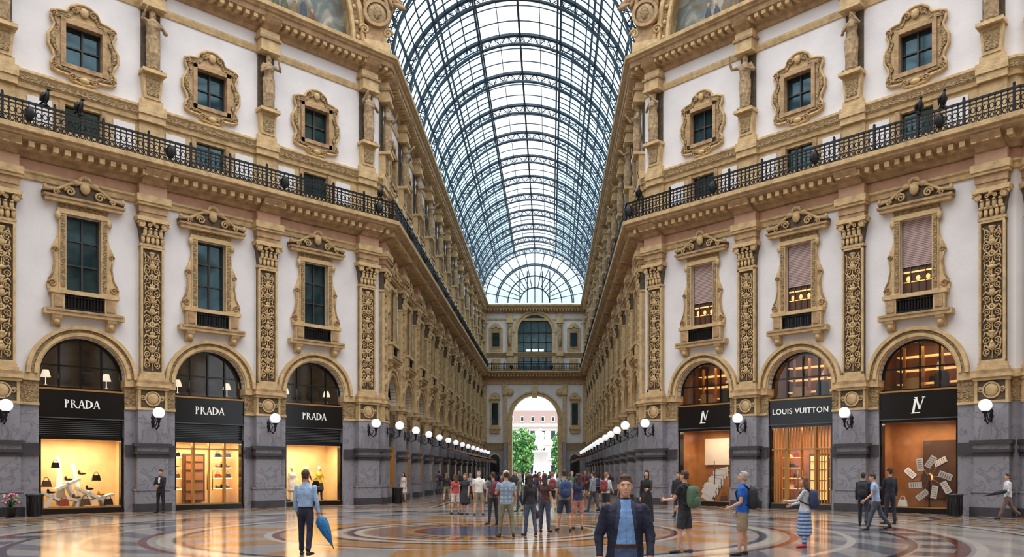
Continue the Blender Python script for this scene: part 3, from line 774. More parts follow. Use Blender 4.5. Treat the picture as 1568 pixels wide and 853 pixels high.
for dx,ct,cbm,f in ((-.7,(235,230,220),(235,230,220),True),(.1,(90,60,40),(40,35,35),True),(.85,(225,190,60),(50,50,60),True)):
    me,_=human_mesh('mannequin',H=1.78,female=f,top=ct,bottom=cbm,skirt=(.55,.24),skin=(225,215,205),hair=(225,215,205),armL=(.2,.3,.8,.2),vox=.018)
    o=obj('mannequin',me,(dx,1.1,.22),pi,s3)
bb=MB(); bb.lathe((.45,.75,.22),[(.12,0),(.12,.04),(.03,.06),(.03,.7),(.2,.72),(.2,.76)],BR,12); handbag(bb,.45,.75,.98,B_,1.2); shoe(bb,-.2,.7,.25,WOOD,1.2); shoe(bb,-1.1,.7,.25,B_,1.2)
obj('display_stand',bb,parent=s3)

b=MB(); arch_glass(b,mat('mezz_wall_dark',(90,78,66),.8),True)
b.box(-1.6,1.6,.06,.4,3.95,5.15,B_); b.box(-1.6,1.6,.3,.4,3.2,3.95,GREY); room(b,WARM,3.3); b.box(-1.6,1.6,.05,.5,0,.3,B_)
for x in (-1.55,-.6,.6,1.55): b.box(x-.05,x+.05,.1,.3,.2,3.2,BR)
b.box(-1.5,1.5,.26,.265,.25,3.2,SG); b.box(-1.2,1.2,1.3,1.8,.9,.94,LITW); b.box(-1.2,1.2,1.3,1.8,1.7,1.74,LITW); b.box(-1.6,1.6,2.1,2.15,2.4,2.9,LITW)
for x in(-.8,-.2,.4,.9): handbag(b,x,1.5,.94,WOOD,1); shoe(b,x,1.5,1.74,B_,1)
GS=b.mesh('arcade_shop')
for M,L in ((MLC,cb),(MRC,[65-s for s in cb]),(MLA,[-s for s in A2]),(MRA,A2),(MBR,B3),(MBL,B3),(MBR2,B4),(MBL2,[-s for s in B4]),(MRA2,[-s for s in A2]),(MLA2,A2)):
    for s in L: obj('arcade_shop_front',GS,M@Vector((s,0,0)),M.to_euler().z)

b=MB()
for i in range(26):
    z=10.35+i*.075; b.box(-.6,.6,.1,.13,z,z+.06,BLIND)
b.box(-.6,.6,.16,.2,9.25,10.3,WOOD)
for x in(-.4,0,.4): b.ell((x,.14,9.85),(.09,.03,.12),LITO,8,6)
b.box(-.6,.6,.13,.16,9.7,9.73,LITO); b.box(-.6,.6,.13,.16,10.1,10.16,LITO)
for x in(-.3,.3): b.box(x-.02,x+.02,.1,.14,9.25,10.35,WOOD)
BL=b.mesh('window_blind')
for s in B3: obj('window_blind',BL,MR@Vector((s,0,0)),-pi/4)

# ---------------------------------------------------------------- octagon upper zone
MU=bpy.data.materials.new('mural_fresco'); MU.use_nodes=True; nt=MU.node_tree; pb=nt.nodes['Principled BSDF']
tc=nt.nodes.new('ShaderNodeTexCoord'); n=nt.nodes.new('ShaderNodeTexNoise'); n.inputs['Scale'].default_value=.9; n.inputs['Detail'].default_value=8; n.inputs['Distortion'].default_value=1.2
r=nt.nodes.new('ShaderNodeValToRGB'); els=r.color_ramp.elements
els[0].position=.25; els[0].color=(*lin((62,66,52)),1); els[1].position=.75; els[1].color=(*lin((176,174,164)),1)
for p_,c_ in ((.4,(98,86,66)),(.5,(86,102,104)),(.6,(130,126,112))): e_=els.new(p_); e_.color=(*lin(c_),1)
nt.links.new(tc.outputs['Object'],n.inputs['Vector']); nt.links.new(n.outputs['Fac'],r.inputs['Fac']); nt.links.new(r.outputs['Color'],pb.inputs['Base Color'])
def lunette(name,M,cx,Rr,width,mural=True):
    b=MB(); n=40
    z0=24.05
    arc=[(cx+Rr*math.cos(a),z0+.2+Rr*math.sin(a)) for a in [pi-pi*i/n for i in range(n+1)]]
    b.prism([(cx-width/2,z0)]+[(cx-Rr,z0)]+arc+[(cx+Rr,z0),(cx+width/2,z0),(cx+width/2,34),(cx-width/2,34)],0,.6,O_)
    for r0,r1,y in ((Rr,Rr+.75,-.15),(Rr,Rr+.18,-.3),(Rr+.55,Rr+.8,-.32)): b.ring(cx,z0+.2,r0,r1,y,.3,0,pi,n,O_)
    b.ring(cx,z0+.2,Rr+.18,Rr+.55,-.18,.2,0,pi,n,R_)
    for i in range(31):
        a=pi*(i+.5)/31; b.ell((cx+(Rr+.36)*math.cos(a),-.22,z0+.2+(Rr+.36)*math.sin(a)),(.13,.1,.13),O_,6,5)
    if mural:
        b.box(cx-Rr,cx+Rr,.3,.35,z0,z0+Rr+.2,MU)
        rr=random.Random(3)
        for i in range(22):
            x=cx-5.2+i*.5; c=colmat(rr.choice([(104,70,54),(70,76,90),(150,142,128),(84,90,66),(120,100,70)]))
            h=.45+.25*rr.random(); b.ell((x,.29,z0+h+.2),(.2,.03,h),c,8,6); b.ell((x,.29,z0+2*h+.3),(.11,.03,.14),skinm((160,130,104)),8,6)
    return obj(name,b,M@Vector((0,0,0)),M.to_euler().z)
for M in (ML,MR,MBR,MBL): lunette('lunette_mural',M,S18/2,7.3,S18)
MA=Matrix.Translation((-7.25,44,0)); lunette('arch_octagon_opening',MA,7.25,7.05,14.5,False)
def corner_sculpt():
    b=MB()
    b.box(-.7,.7,-.7,.3,0,.5,O_); b.box(-.55,.55,-.6,.3,.5,.8,C_)
    b.prism([(-.6,.8),(.6,.8),(.4,1.4),(-.4,1.4)],-.5,.3,C_)
    b.ell((0,-.5,2.0),(.55,.25,.65),ST,16,12); b.ring(0,2.0,.55,.72,-.72,-.4,0,2*pi,24,C_); b.ell((0,-.7,2.0),(.26,.1,.36),R_,10,8)
    for sx in(-1,1):
        for k in range(6):
            a=.3+k*.2; Mx=Matrix.Rotation(-sx*(a),3,'Y'); b.ell((sx*(.45+.16*k),-.4,3.0+.2*k-.05*k*k),(.14,.12,.7-.06*k),C_,8,6,M=Mx)
        b.spiral(sx*.62,1.1,-.5,.26,1.6,sx,.09,O_)
    b.ell((0,-.5,3.2),(.4,.35,.6),ST,12,9); b.ell((0,-.65,3.95),(.2,.25,.24),ST,10,8); b.ell((0,-.95,3.9),(.06,.16,.07),C_,8,5)
    b.prism([(-1.2,3.0),(1.2,3.0),(.8,9),(-.8,9)],0,.4,O_)
    return b.mesh('corner_sculpture')
CS=corner_sculpt()
for x,y,a in ((-7.25-.1,44-.3,22.5),(7.25+.1,44-.3,-22.5),(-20+.2,31.25-.2,22.5),(20-.2,31.25-.2,-22.5)):
    obj('corner_sculpture',CS,(x,y,24.05),math.radians(a))

def eagle():
    b=MB(); b.chain([(0,-.05,.12),(0,0,.28),(0,.05,.46),(0,.08,.56)],[(.09,.09),(.12,.13),(.08,.09),(.05,.06)],IR,10); b.ell((0,.11,.62),(.055,.075,.06),IR,8,6); b.ell((0,.19,.61),(.016,.05,.02),IR,6,4)
    for sx in(-1,1):
        b.chain([(sx*.08,0,.46),(sx*.14,-.06,.36),(sx*.12,-.13,.14)],[(.04,.07),(.05,.1),(.02,.05)],IR,8); b.tube([(sx*.05,.0,.14),(sx*.05,.03,0)],.025,IR,5)
    b.chain([(0,-.1,.16),(0,-.22,.03)],[(.06,.03),(.08,.02)],IR,8); b.box(-.1,.1,-.1,.1,-.03,.02,IR)
    return b.mesh('eagle_sculpture')
EG=eagle()
for M,s in ((ML,2.1),(ML,3.3),(ML,S18-.5),(MR,.4),(MR,S18-3.2),(MR,S18-2.3)):
    obj('eagle_sculpture',EG,M@Vector((s,-1.08,16.14)),M.to_euler().z+pi+.8)

# ---------------------------------------------------------------- vault
b=MB(); g=MB(); CZ=24.3; RV=7.25; Y0=44.6; Y1=108.6
ribs=[44.9+5.3*k for k in range(13)]
for y in ribs:
    b.ring(0,CZ,RV-.08,RV+.08,y-.16,y+.16,0,pi,40,VI); b.ring(0,CZ,RV-.68,RV-.57,y-.12,y+.12,0,pi,40,VI)
    n=48
    for k in range(n):
        a=pi*k/n;c=pi*(k+1)/n; r0,r1=(RV-.6,RV) if k%2 else (RV,RV-.6)
        b.tube([(r0*math.cos(a),y,CZ+r0*math.sin(a)),(r1*math.cos(c),y,CZ+r1*math.sin(c))],.035,VI,4)
        r=.14; m_=(a+c)/2; 
        b.tube([((RV-.33+r*math.cos(q))*math.cos(m_)-r*math.sin(q)*math.sin(m_),y,CZ+(RV-.33+r*math.cos(q))*math.sin(m_)+r*math.sin(q)*math.cos(m_)) for q in [2*pi*j/6 for j in range(6)]],.025,VI,3,True)
def bar(a,w,r=RV):
    M=Matrix.Translation((r*math.cos(a),0,CZ+r*math.sin(a)))@Matrix.Rotation(-(a-pi/2),4,'Y'); b.box(-w,w,Y0,Y1,-w,w,VI,M)
angs=[math.radians(q) for q in (0,7.5,15,22.5,30,37.5,45,52.5,60,67.5)]
for a in angs:
    for q in (a,pi-a): bar(q,.06 if round(math.degrees(a)) in (68,45,22) else .03)
bar(pi/2,.07); bar(math.radians(79),.025); bar(math.radians(101),.025)
for q in (67.5,112.5,45,135): bar(math.radians(q),.05,RV-.6)
for i,y in enumerate(ribs[:-1]):
    for k in range(1,6):
        yy=y+5.3*k/6
        for a0,a1 in ((0,math.radians(67.5)),(math.radians(112.5),pi)): b.ring(0,CZ,RV-.03,RV+.03,yy-.03,yy+.03,a0,a1,16,VI)
        if k in(2,4): b.ring(0,CZ,RV-.03,RV+.03,yy-.03,yy+.03,math.radians(67.5),math.radians(112.5),8,VI)
N=40
for k in range(N):
    a=pi*k/N;c=pi*(k+1)/N; m=VGw if 67<math.degrees((a+c)/2)<113 else VGb; r=RV+.09
    g.add([(r*math.cos(a),Y0,CZ+r*math.sin(a)),(r*math.cos(c),Y0,CZ+r*math.sin(c)),(r*math.cos(c),Y1,CZ+r*math.sin(c)),(r*math.cos(a),Y1,CZ+r*math.sin(a))],[(0,1,2,3)],m)
for k in range(1,16):
    a=pi*k/16; b.tube([(2*math.cos(a),108.7,CZ+2*math.sin(a)),(RV*math.cos(a),108.7,CZ+RV*math.sin(a))],.05,VI,4)
for r in (2,3.6,5.0,5.2,RV): b.ring(0,CZ,r-.07,r+.07,108.6,108.8,0,pi,30,VI)
for x in (-2,-1,0,1,2): b.box(x-.06,x+.06,108.6,108.8,CZ,CZ+4.2,VI)
g.prism([(RV*math.cos(pi*i/30),CZ+RV*math.sin(pi*i/30)) for i in range(31)],108.85,108.86,VGw)
vo=empty('glass_vault_ceiling'); obj('iron_ribs',b,parent=vo); obj('glass_panes',g,parent=vo)
b=MB(); oc=[(-20,31.25),(-7.25,44),(7.25,44),(20,31.25),(20,16.75),(7.25,4),(-7.25,4),(-20,16.75)]
for x,y in oc:
    pts=[]
    for i in range(11):
        u=i/10*pi/2*.93; pts.append((x*math.cos(u),24+(y-24)*math.cos(u),34+12*math.sin(u)))
    b.tube(pts,.16,VI,5)
for i in range(0,11,1):
    u=i/10*pi/2*.93; b.tube([(x*math.cos(u),24+(y-24)*math.cos(u),34+12*math.sin(u)) for x,y in oc],.08 if i else .4,VI,5,True)
obj('glass_dome_ceiling',b)

# ---------------------------------------------------------------- far wall
b=MB()
hw=7.25
arc=[(3.05*math.cos(a),8.85+3.05*math.sin(a)) for a in [pi-pi*i/24 for i in range(25)]]
b.prism([(-hw,0),(-3.05,0),(-3.05,8.85)]+arc+[(3.05,8.85),(3.05,0),(hw,0),(hw,15.1),(-hw,15.1)],0,.8,W_)
arc=[(2.3*math.cos(a),20.4+2.3*math.sin(a)) for a in [pi-pi*i/24 for i in range(25)]]
b.prism([(-hw,15.1),(-2.3,15.1),(-2.3,20.4)]+arc+[(2.3,20.4),(2.3,15.1),(hw,15.1),(hw,24.1),(-hw,24.1)],0,.6,W_)
for r0,r1,y in ((3.05,3.6,-.2),(3.45,3.65,-.3)): b.ring(0,8.85,r0,r1,y,.7,0,pi,28,O_)
for r0,r1,y in ((2.3,2.8,-.15),(2.65,2.9,-.28)): b.ring(0,20.4,r0,r1,y,.5,0,pi,28,O_)
for sx in(-1,1):
    def BX(a,c,y,z0,z1,m): b.box(*sorted((sx*a,sx*c)),-y,.1,z0,z1,m)
    BX(3.05,3.6,.2,0,8.85,O_); BX(3.7,4.2,.3,0,5.7,G_); BX(3.7,4.2,.25,5.7,13.4,O_); BX(3.65,4.3,.4,12,13.4,O_)
    BX(6.4,7.1,.25,5.7,13.4,O_); BX(2.3,2.8,.15,15.1,20.4,O_); BX(3.0,3.7,.3,15.1,22.9,O_); BX(6.5,7.1,.3,15.1,22.9,O_)
    BX(3.1,3.6,.35,17.8,22,C_); BX(2.9,3.8,.5,21.6,22.3,O_); BX(2.9,3.8,.45,17.2,17.8,O_); BX(6.45,7.15,.5,21.6,22.3,O_)
    b.ell((sx*3.35,-.5,19.8),(.3,.25,1.3),ST,10,8); b.ell((sx*3.35,-.5,21.2),(.2,.2,.26),ST,8,6)
    BX(3.6,7.25,.1,4.6,5.6,R_); BX(3.6,7.25,.06,0,4.6,G_)
    BX(4.75,5.95,.12,.1,3.6,B_); b.ring(sx*5.35,3.4,0.02,.62,-.14,.1,0,pi,16,B_); b.ring(sx*5.35,3.4,.62,.8,-.2,.1,0,pi,16,O_)
    BX(4.75,5.95,.2,6.9,11.4,O_); BX(4.95,5.75,.25,8,10.9,D_); BX(4.6,6.1,.4,11.4,11.7,O_); BX(4.6,6.1,.35,7.4,7.7,O_); b.ring(sx*5.35,11.6,.2,.7,-.3,0,0,pi,12,O_)
    BX(4.3,6.1,.12,17.9,21,O_); BX(4.6,5.8,.2,18.2,20.7,C_); BX(4.75,5.65,.25,18.5,20.3,D_); b.ring(sx*5.2,20.9,.2,.7,-.25,0,0,pi,12,O_)
    BX(4.6,5.8,.05,15.3,16.8,O_)
    b.ell((sx*3.3,-.2,12.4),(.5,.15,.5),O_,8,6)
b.box(-.35,.35,-.5,.1,11.6,13.2,O_)
b.box(-2.3,2.3,.3,.34,15.1,22.8,mat('window_glass_teal',(70,96,100),.1,.3,var=.3))
for x in(-1.5,-.5,.5,1.5): b.box(x-.07,x+.07,.2,.3,15.1,22.5,SH)
for z in(16.5,17.8,19.1,20.4): b.box(-2.3,2.3,.2,.3,z-.06,z+.06,SH)
for z in(17.2,17.8): b.box(-1.2,1.2,.25,.29,z,z+.35,mat('lit_panel_cool',(225,235,235),.5,emit=.8))
obj('wall_far',b,(0,109,0))

# ---------------------------------------------------------------- floor
FM=bpy.data.materials.new('marble_mosaic_floor'); FM.use_nodes=True; nt=FM.node_tree; pb=nt.nodes['Principled BSDF']
def N_(t,**k):
    n=nt.nodes.new(t)
    for a,v in k.items(): setattr(n,a,v)
    return n
def L_(a,b): nt.links.new(a,b)
def mth(op,a,b=None,c=None):
    n=N_('ShaderNodeMath',operation=op)
    for i,v in enumerate((a,b,c)):
        if v is None: continue
        if isinstance(v,(int,float)): n.inputs[i].default_value=v
        else: L_(v,n.inputs[i])
    return n.outputs[0]
FK=.84
def mixc(f,a,b):
    n=N_('ShaderNodeMix',data_type='RGBA')
    if isinstance(f,(int,float)): n.inputs[0].default_value=f
    else: L_(f,n.inputs[0])
    for i,v in ((6,a),(7,b)):
        if isinstance(v,tuple): n.inputs[i].default_value=(*lin([c*FK for c in v]),1)
        else: L_(v,n.inputs[i])
    return n.outputs[2]
tc=N_('ShaderNodeTexCoord'); sp=N_('ShaderNodeSeparateXYZ'); L_(tc.outputs['Object'],sp.inputs[0])
X,Y=sp.outputs[0],sp.outputs[1]
rad=mth('SQRT',mth('ADD',mth('MULTIPLY',X,X),mth('MULTIPLY',Y,Y)))
ang=mth('ARCTAN2',Y,X)
def band(v,a,b): return mth('MULTIPLY',mth('GREATER_THAN',v,a),mth('LESS_THAN',v,b))
def fr(v): return mth('FRACT',v)
nz=N_('ShaderNodeTexNoise'); nz.inputs['Scale'].default_value=1.6; nz.inputs['Detail'].default_value=8; L_(tc.outputs['Object'],nz.inputs['Vector'])
u=mth('MULTIPLY',mth('ADD',X,Y),.42); v=mth('MULTIPLY',mth('SUBTRACT',X,Y),.42)
chk=mth('ABSOLUTE',mth('SUBTRACT',mth('GREATER_THAN',fr(u),.5),mth('GREATER_THAN',fr(v),.5)))
lineu=mth('MAXIMUM',mth('LESS_THAN',fr(mth('MULTIPLY',u,2)),.09),mth('LESS_THAN',fr(mth('MULTIPLY',v,2)),.09))
c1=mixc(nz.outputs[0],(206,152,80),(160,108,56)); c2=mixc(nz.outputs[0],(188,182,174),(136,134,136))
col=mixc(chk,c1,c2); col=mixc(lineu,col,(84,54,42))
cx=mth('MULTIPLY',mth('SUBTRACT',fr(mth('MULTIPLY',mth('ADD',X,3.5),1/7.0)),.5),7.0); cy=mth('MULTIPLY',mth('SUBTRACT',fr(mth('MULTIPLY',mth('ADD',Y,3.5),1/7.0)),.5),7.0)
cr_=mth('SQRT',mth('ADD',mth('MULTIPLY',cx,cx),mth('MULTIPLY',cy,cy))); ca=mth('ARCTAN2',cy,cx)
cpet=mth('GREATER_THAN',mth('SINE',mth('MULTIPLY',ca,12)),0)
col=mixc(band(cr_,0,2.7),col,mixc(cpet,(176,166,152),(124,74,54)))
for a_,b_,cc in ((2.45,2.7,(56,60,72)),(2.1,2.3,(200,192,180)),(0,.8,(72,88,114)),(.8,1.0,(200,192,180))): col=mixc(band(cr_,a_,b_),col,cc)
gx=mth('LESS_THAN',mth('ABSOLUTE',mth('SUBTRACT',fr(mth('MULTIPLY',X,1/7.0)),.5)),.04); gy=mth('LESS_THAN',mth('ABSOLUTE',mth('SUBTRACT',fr(mth('MULTIPLY',Y,1/7.0)),.5)),.04)
col=mixc(mth('MAXIMUM',gx,gy),col,(200,192,180))
gx=mth('LESS_THAN',mth('ABSOLUTE',mth('SUBTRACT',fr(mth('MULTIPLY',X,1/7.0)),.5)),.014); gy=mth('LESS_THAN',mth('ABSOLUTE',mth('SUBTRACT',fr(mth('MULTIPLY',Y,1/7.0)),.5)),.014)
col=mixc(mth('MAXIMUM',gx,gy),col,(70,54,52))
pet=mth('GREATER_THAN',mth('ADD',mth('SINE',mth('MULTIPLY',ang,16)),mth('MULTIPLY',mth('SUBTRACT',rad,6.5),.6)),0)
pet2=mth('GREATER_THAN',mth('SINE',mth('MULTIPLY',ang,40)),0)
pet3=mth('GREATER_THAN',mth('SINE',mth('ADD',mth('MULTIPLY',ang,24),mth('MULTIPLY',rad,3))),0)
col=mixc(band(rad,0,15.6),col,mixc(pet,c1,c2))
col=mixc(mth('MULTIPLY',band(rad,9.0,11.6),pet3),col,(112,114,124))
col=mixc(mth('MULTIPLY',band(rad,13.0,15.0),pet3),col,(190,180,164))
LT=(204,196,182)
for a_,b_,cc in ((0,1.6,(72,90,120)),(1.6,1.9,(116,50,40)),(3.35,3.6,LT),(3.6,3.8,(74,46,42)),(3.9,4.2,LT),(4.3,4.5,(48,52,64)),(5.6,5.8,(116,54,44)),(5.8,6.0,LT),(8.0,8.2,(48,52,64)),(8.25,8.6,LT),(8.8,9.0,(116,54,44)),(10.2,10.4,LT),(11.6,11.8,(48,52,64)),(12.6,12.9,(108,52,42)),(13.0,13.25,LT),(15.0,15.2,(50,50,56)),(15.2,15.5,LT)):
    col=mixc(band(rad,a_,b_),col,cc)
col=mixc(mth('MULTIPLY',band(rad,11.85,12.6),pet2),col,(60,70,90)); col=mixc(mth('MULTIPLY',band(rad,2.2,3.2),pet2),col,(66,76,104))
L_(col,pb.inputs['Base Color'])
nr=N_('ShaderNodeTexNoise'); nr.inputs['Scale'].default_value=.7; L_(tc.outputs['Object'],nr.inputs['Vector'])
L_(mth('ADD',mth('MULTIPLY',nr.outputs[0],.14),.06),pb.inputs['Roughness'])
pb.inputs['Specular IOR Level'].default_value=.5
bu=N_('ShaderNodeBump'); bu.inputs['Strength'].default_value=.06; L_(nz.outputs[0],bu.inputs['Height']); L_(bu.outputs['Normal'],pb.inputs['Normal'])
b=MB(); b.box(-45,45,-44,86,-.3,0,FM); obj('floor',b,(0,24,0))
b=MB(); b.box(-60,60,0,120,-.3,-.02,mat('piazza_paving',(150,148,145),.7,var=.1)); obj('ground',b,(0,110,0))
b=MB(); cr=mat('cream_facade',(226,216,212),.8)
b.box(-30,30,0,10,0,12.6,cr); b.box(-31,31,-.6,0,12.2,12.9,WHT); b.box(-30,30,-.3,0,8,8.4,WHT); b.box(-30,30,-.3,0,4.4,4.7,WHT); b.prism([(-30,12.9),(30,12.9),(27,16),(-27,16)],0,9,mat('roof_slate',(180,156,150),.8))
for i in range(24):
    x=-28.5+i*2.4
    for z in (1.2,5.2,9.2):
        b.box(x-.5,x+.5,-.05,0,z,z+2.0,D_); b.box(x-.75,x+.75,-.25,0,z+2.1,z+2.35,WHT); b.box(x-.65,x-.5,-.12,0,z,z+2,WHT); b.box(x+.5,x+.65,-.12,0,z,z+2,WHT)
    b.box(x-.4,x+.4,-.2,.6,13.3,14.6,WHT); b.box(x-.28,x+.28,-.25,-.2,13.5,14.4,D_)
obj('piazza_building',b,(0,190,0))
def tree(x,y,h,r,seed):
    rr=random.Random(seed); b=MB(); lf=[mat('leaf_a',(84,150,72),.6),mat('leaf_b',(54,112,56),.6),mat('leaf_c',(124,178,92),.6)]
    b.tube([(0,0,0),(.05,0,h*.25),(-.1,0,h*.5),(0,0,h*.75)],[.3,.22,.18,.08],mat('bark',(80,62,48),.9),8)
    for k in range(6): 
        a=k*1.05; b.tube([(0,0,h*(.3+.05*k)),(r*.5*math.cos(a),r*.5*math.sin(a),h*(.5+.05*k))],[.1,.04],mat('bark',(80,62,48)),5)
    for k in range(700):
        th=rr.random()*2*pi; ph=math.acos(2*rr.random()-1); q=rr.random()**.4
        p=Vector((r*q*math.sin(ph)*math.cos(th),r*q*math.sin(ph)*math.sin(th),h*.55+h*.45*q*math.cos(ph)))
        b.ell(p,(.3,.3,.1),rr.choice(lf),5,3,M=Matrix.Rotation(rr.random()*3,3,'X')@Matrix.Rotation(rr.random()*3,3,'Y'))
    obj('tree',b,(x,y,0))
tree(-2.5,134,9.2,2.5,1); tree(3.9,136,9.0,1.7,2); tree(-6,140,10,3,3)
b=MB(); mm=mat('monument_marble',(225,222,218),.6)
b.lathe((0,0,0),[(2.4,0),(2.4,.8),(1.5,1),(1.3,1.4),(1.1,4.6),(1.4,4.8),(1.4,5.1)],mm,8); obj('monument_plinth',b,(.55,130,0))
ms,_=human_mesh('monument_statue',H=3.6,stone=mm,skirt=(.15,.24),build=1.3,armR=(.3,.1,1.2,.3),vox=.05); obj('monument_statue',ms,(.55,130,5.1),pi)

def canopy(x0,x1,y0,y1):
    b=MB(); cm=mat('canopy_canvas',(120,84,60),.8,var=.1); zz=3.1
    s=1 if x1>x0 else -1
    b.add([(x0,y0,zz+.7),(x1,y0,zz),(x1,y1,zz),(x0,y1,zz+.7),(x0,y0,zz+.62),(x1,y0,zz-.08),(x1,y1,zz-.08),(x0,y1,zz+.62)],[(0,1,2,3),(4,7,6,5),(0,4,5,1),(2,6,7,3),(1,5,6,2)],cm)
    n=int((y1-y0)/.5)
    for i in range(n):
        ya=y0+(y1-y0)*i/n; yb=y0+(y1-y0)*(i+1)/n
        b.add([(x1,ya,zz),(x1,yb,zz),(x1,yb,zz-.3),(x1,(ya+yb)/2,zz-.42),(x1,ya,zz-.3)],[(0,1,2,3,4)],cm)
    for k in range(int((y1-y0)/4)+1): b.tube([(x1-.05*s,y0+k*4,0),(x1-.05*s,y0+k*4,zz)],.04,IR,6)
    obj('cafe_canopy',b)
canopy(-6.7,-4.4,66,98); canopy(6.7,4.6,72,100)
def cafe(x,y):
    b=MB(); b.lathe((0,0,0),[(.25,0),(.04,.04),(.04,.7),(.4,.71),(.4,.75)],IR,12)
    for sx in(-1,1):
        b.box(sx*.7-.2,sx*.7+.2,-.2,.2,.42,.46,WOOD); b.box(sx*.9-.02,sx*.9+.02,-.2,.2,.46,.9,WOOD)
        for p in(-.17,.17):
            for q in(-.17,.17): b.box(sx*.7+p-.02,sx*.7+p+.02,q-.02,q+.02,0,.44,WOOD)
    obj('cafe_table_set',b,(x,y,0))
for y in (68,74,80,86): cafe(-5.6,y)

def bin_(p):
    b=MB(); m=mat('bin_black',(25,25,28),.4); b.lathe((0,0,0),[(.24,0),(.26,.04),(.27,.75),(.32,.8),(.32,.86),(.25,.88),(.24,.7)],m,16)
    for k in range(10):
        a=2*pi*k/10; b.tube([(.27*math.cos(a),.27*math.sin(a),.05),(.28*math.cos(a),.28*math.sin(a),.78)],.012,m,4)
    obj('waste_bin',b,p)
bin_(ML@Vector((1.75,-1.0,0))); bin_(MLC@Vector((.6,-.95,0))); bin_(MR@Vector((S18-1.9,-1.0,0)))
b=MB(); b.lathe((0,0,0),[(.16,0),(.22,.35),(.25,.38),(.2,.38)],mat('pot_dark',(40,38,40),.5),12)
rr=random.Random(5)
for k in range(60):
    a=rr.random()*2*pi; q=rr.random()*.3; z=.55+rr.random()*.35
    b.tube([(0,0,.35),(q*math.cos(a),q*math.sin(a),z)],.008,mat('leaf_b',(45,100,48)),3)
    b.ell((q*math.cos(a),q*math.sin(a),z),(.05,.05,.04),mat('petal_pink',(225,130,170),.6) if k%3 else mat('leaf_a',(70,135,60)),6,4)
obj('potted_flowers',b,ML@Vector((.9,-1.1,0)))

# ---------------------------------------------------------------- people placement
def umbrella(name,p0,p1,c,w=.06):
    b=MB(); p0,p1=Vector(p0),Vector(p1); d=(p1-p0); m=colmat(c)
    b.tube([p0-d.normalized()*.12,p1+d.normalized()*.06],.008,IR,6)
    b.chain([p0+d*.12,p0+d*.3,p0+d*.6,p1],[w*.8,w,w*.6,.012],m,10)
    q=p0-d.normalized()*.12; b.tube([q,q-d.normalized()*.05,q-d.normalized()*.08+Vector((.04,0,0)),q+Vector((.07,0,0))],.012,WOOD,6)
    for k in range(8):
        a=2*pi*k/8; s=d.normalized().orthogonal().normalized(); s=Matrix.Rotation(a,3,d.normalized())@s
        b.tube([p0+d*.15+s*w*.9,p0+d*.55+s*w*.7,p1],[.012,.01,.004],m,4)
    obj(name,b)
blue=colmat((112,152,205)); 
jean=(62,80,118)
J=lambda m: m.name.startswith('cloth_26')
def opn(z): return .05+.13*max(0,1.45-z)
person('man_in_navy_jacket',957,981,180,H=1.72,build=1.12,top=(26,34,58),bottom=jean,hair=(84,62,48),hem=.86,vox=.007,jacket=True,legL=(.25,.1),legR=(-.15,.1),armL=(.15,.25,.35,.15),armR=(-.1,.28,.5,.1),skin=(214,166,142),collar=True,
   paints=((lambda x,y,z,m: y>.02 and abs(x)<opn(z) and 1.04<z<1.5 and J(m),blue),(lambda x,y,z,m: y>.04 and abs(x)<.115 and 1.0<z<=1.04,colmat((70,42,28))),(lambda x,y,z,m: y>.04 and abs(x)<.12 and z<=1.0 and J(m),colmat(jean)),
   (lambda x,y,z,m: y>.02 and opn(z)<=abs(x)<opn(z)+.035 and 1.2<z<1.5 and J(m),colmat((48,56,82))),(lambda x,y,z,m: y>.05 and abs(x)<.006 and 1.04<z<1.42 and not J(m),colmat((92,130,182)))))
o,h=person('man_in_blue_shirt',468,851,-4,H=1.78,top=(150,178,214),bottom=(32,34,56),hair=(60,42,32),hem=1.0,vox=.009,legL=(.15,.05),legR=(-.15,.2),armL=(.05,.2,.35,.1),armR=(-.05,.2,.3,0),curlR=1.4,skin=(190,130,100),collar=True,
   paints=((lambda x,y,z,m: .975<z<1.003 and abs(x)<.2,colmat((20,18,20))),))
p=h[1]; umbrella('umbrella',p+Vector((0,0,.02)),p+Vector((.3,-.05,-.62)),(40,110,165),.13)
person('man_with_green_backpack',1048,847,50,H=1.76,top=(32,32,38),bottom=(45,46,52),legs='short',sleeve='short',backpack=(82,104,82),hair=(70,48,35),vox=.01,legL=(.1,0),legR=(-.08,.05),armL=(.5,.1,1.0,.2),armR=(.3,.1,.6,0),shoe=(40,60,90))
person('man_in_blue_polo',1137,850,75,H=1.74,build=1.12,top=(28,92,182),bottom=(150,134,108),legs='short',sleeve='short',backpack=(40,42,48),hair=(170,165,160),vox=.01,legL=(.08,0),legR=(-.08,0),armL=(.1,.15,1.0,.3),armR=(.05,.15,.4,0),shoe=(60,50,45),htilt=-.15,collar=True)
person('woman_with_backpack',1232,838,70,H=1.62,female=True,top=(196,198,205),bottom=(160,180,205),skirt=(.32,.2),backpack=(48,62,96),hair=(120,78,50),longhair=True,vox=.01,armL=(.6,.1,.9,0),armR=(.3,.2,.9,0),shoe=(180,50,60),paints=((lambda x,y,z,m: z<.95 and int(z*22)%2==0 and m.name=='cloth_160_180_205',colmat((70,100,150))),))
person('man_in_navy_shirt',1322,806,-30,H=1.72,top=(30,36,62),bottom=(40,44,60),legL=(.2,.1),legR=(-.2,.3),backpack=(40,40,45))
person('man_in_striped_shirt',1342,812,70,H=1.72,top=(150,172,205),bottom=(70,76,88),lean=.15,legL=(.35,.1),legR=(-.35,.3),armL=(.4,.1,.6,0),sleeve='short')
person('police_officer',1363,803,10,H=1.85,top=(28,32,48),bottom=(34,38,56),cap=(24,26,38),legL=(.08,0),legR=(-.05,.05),armL=(.3,.1,1.2,.3))
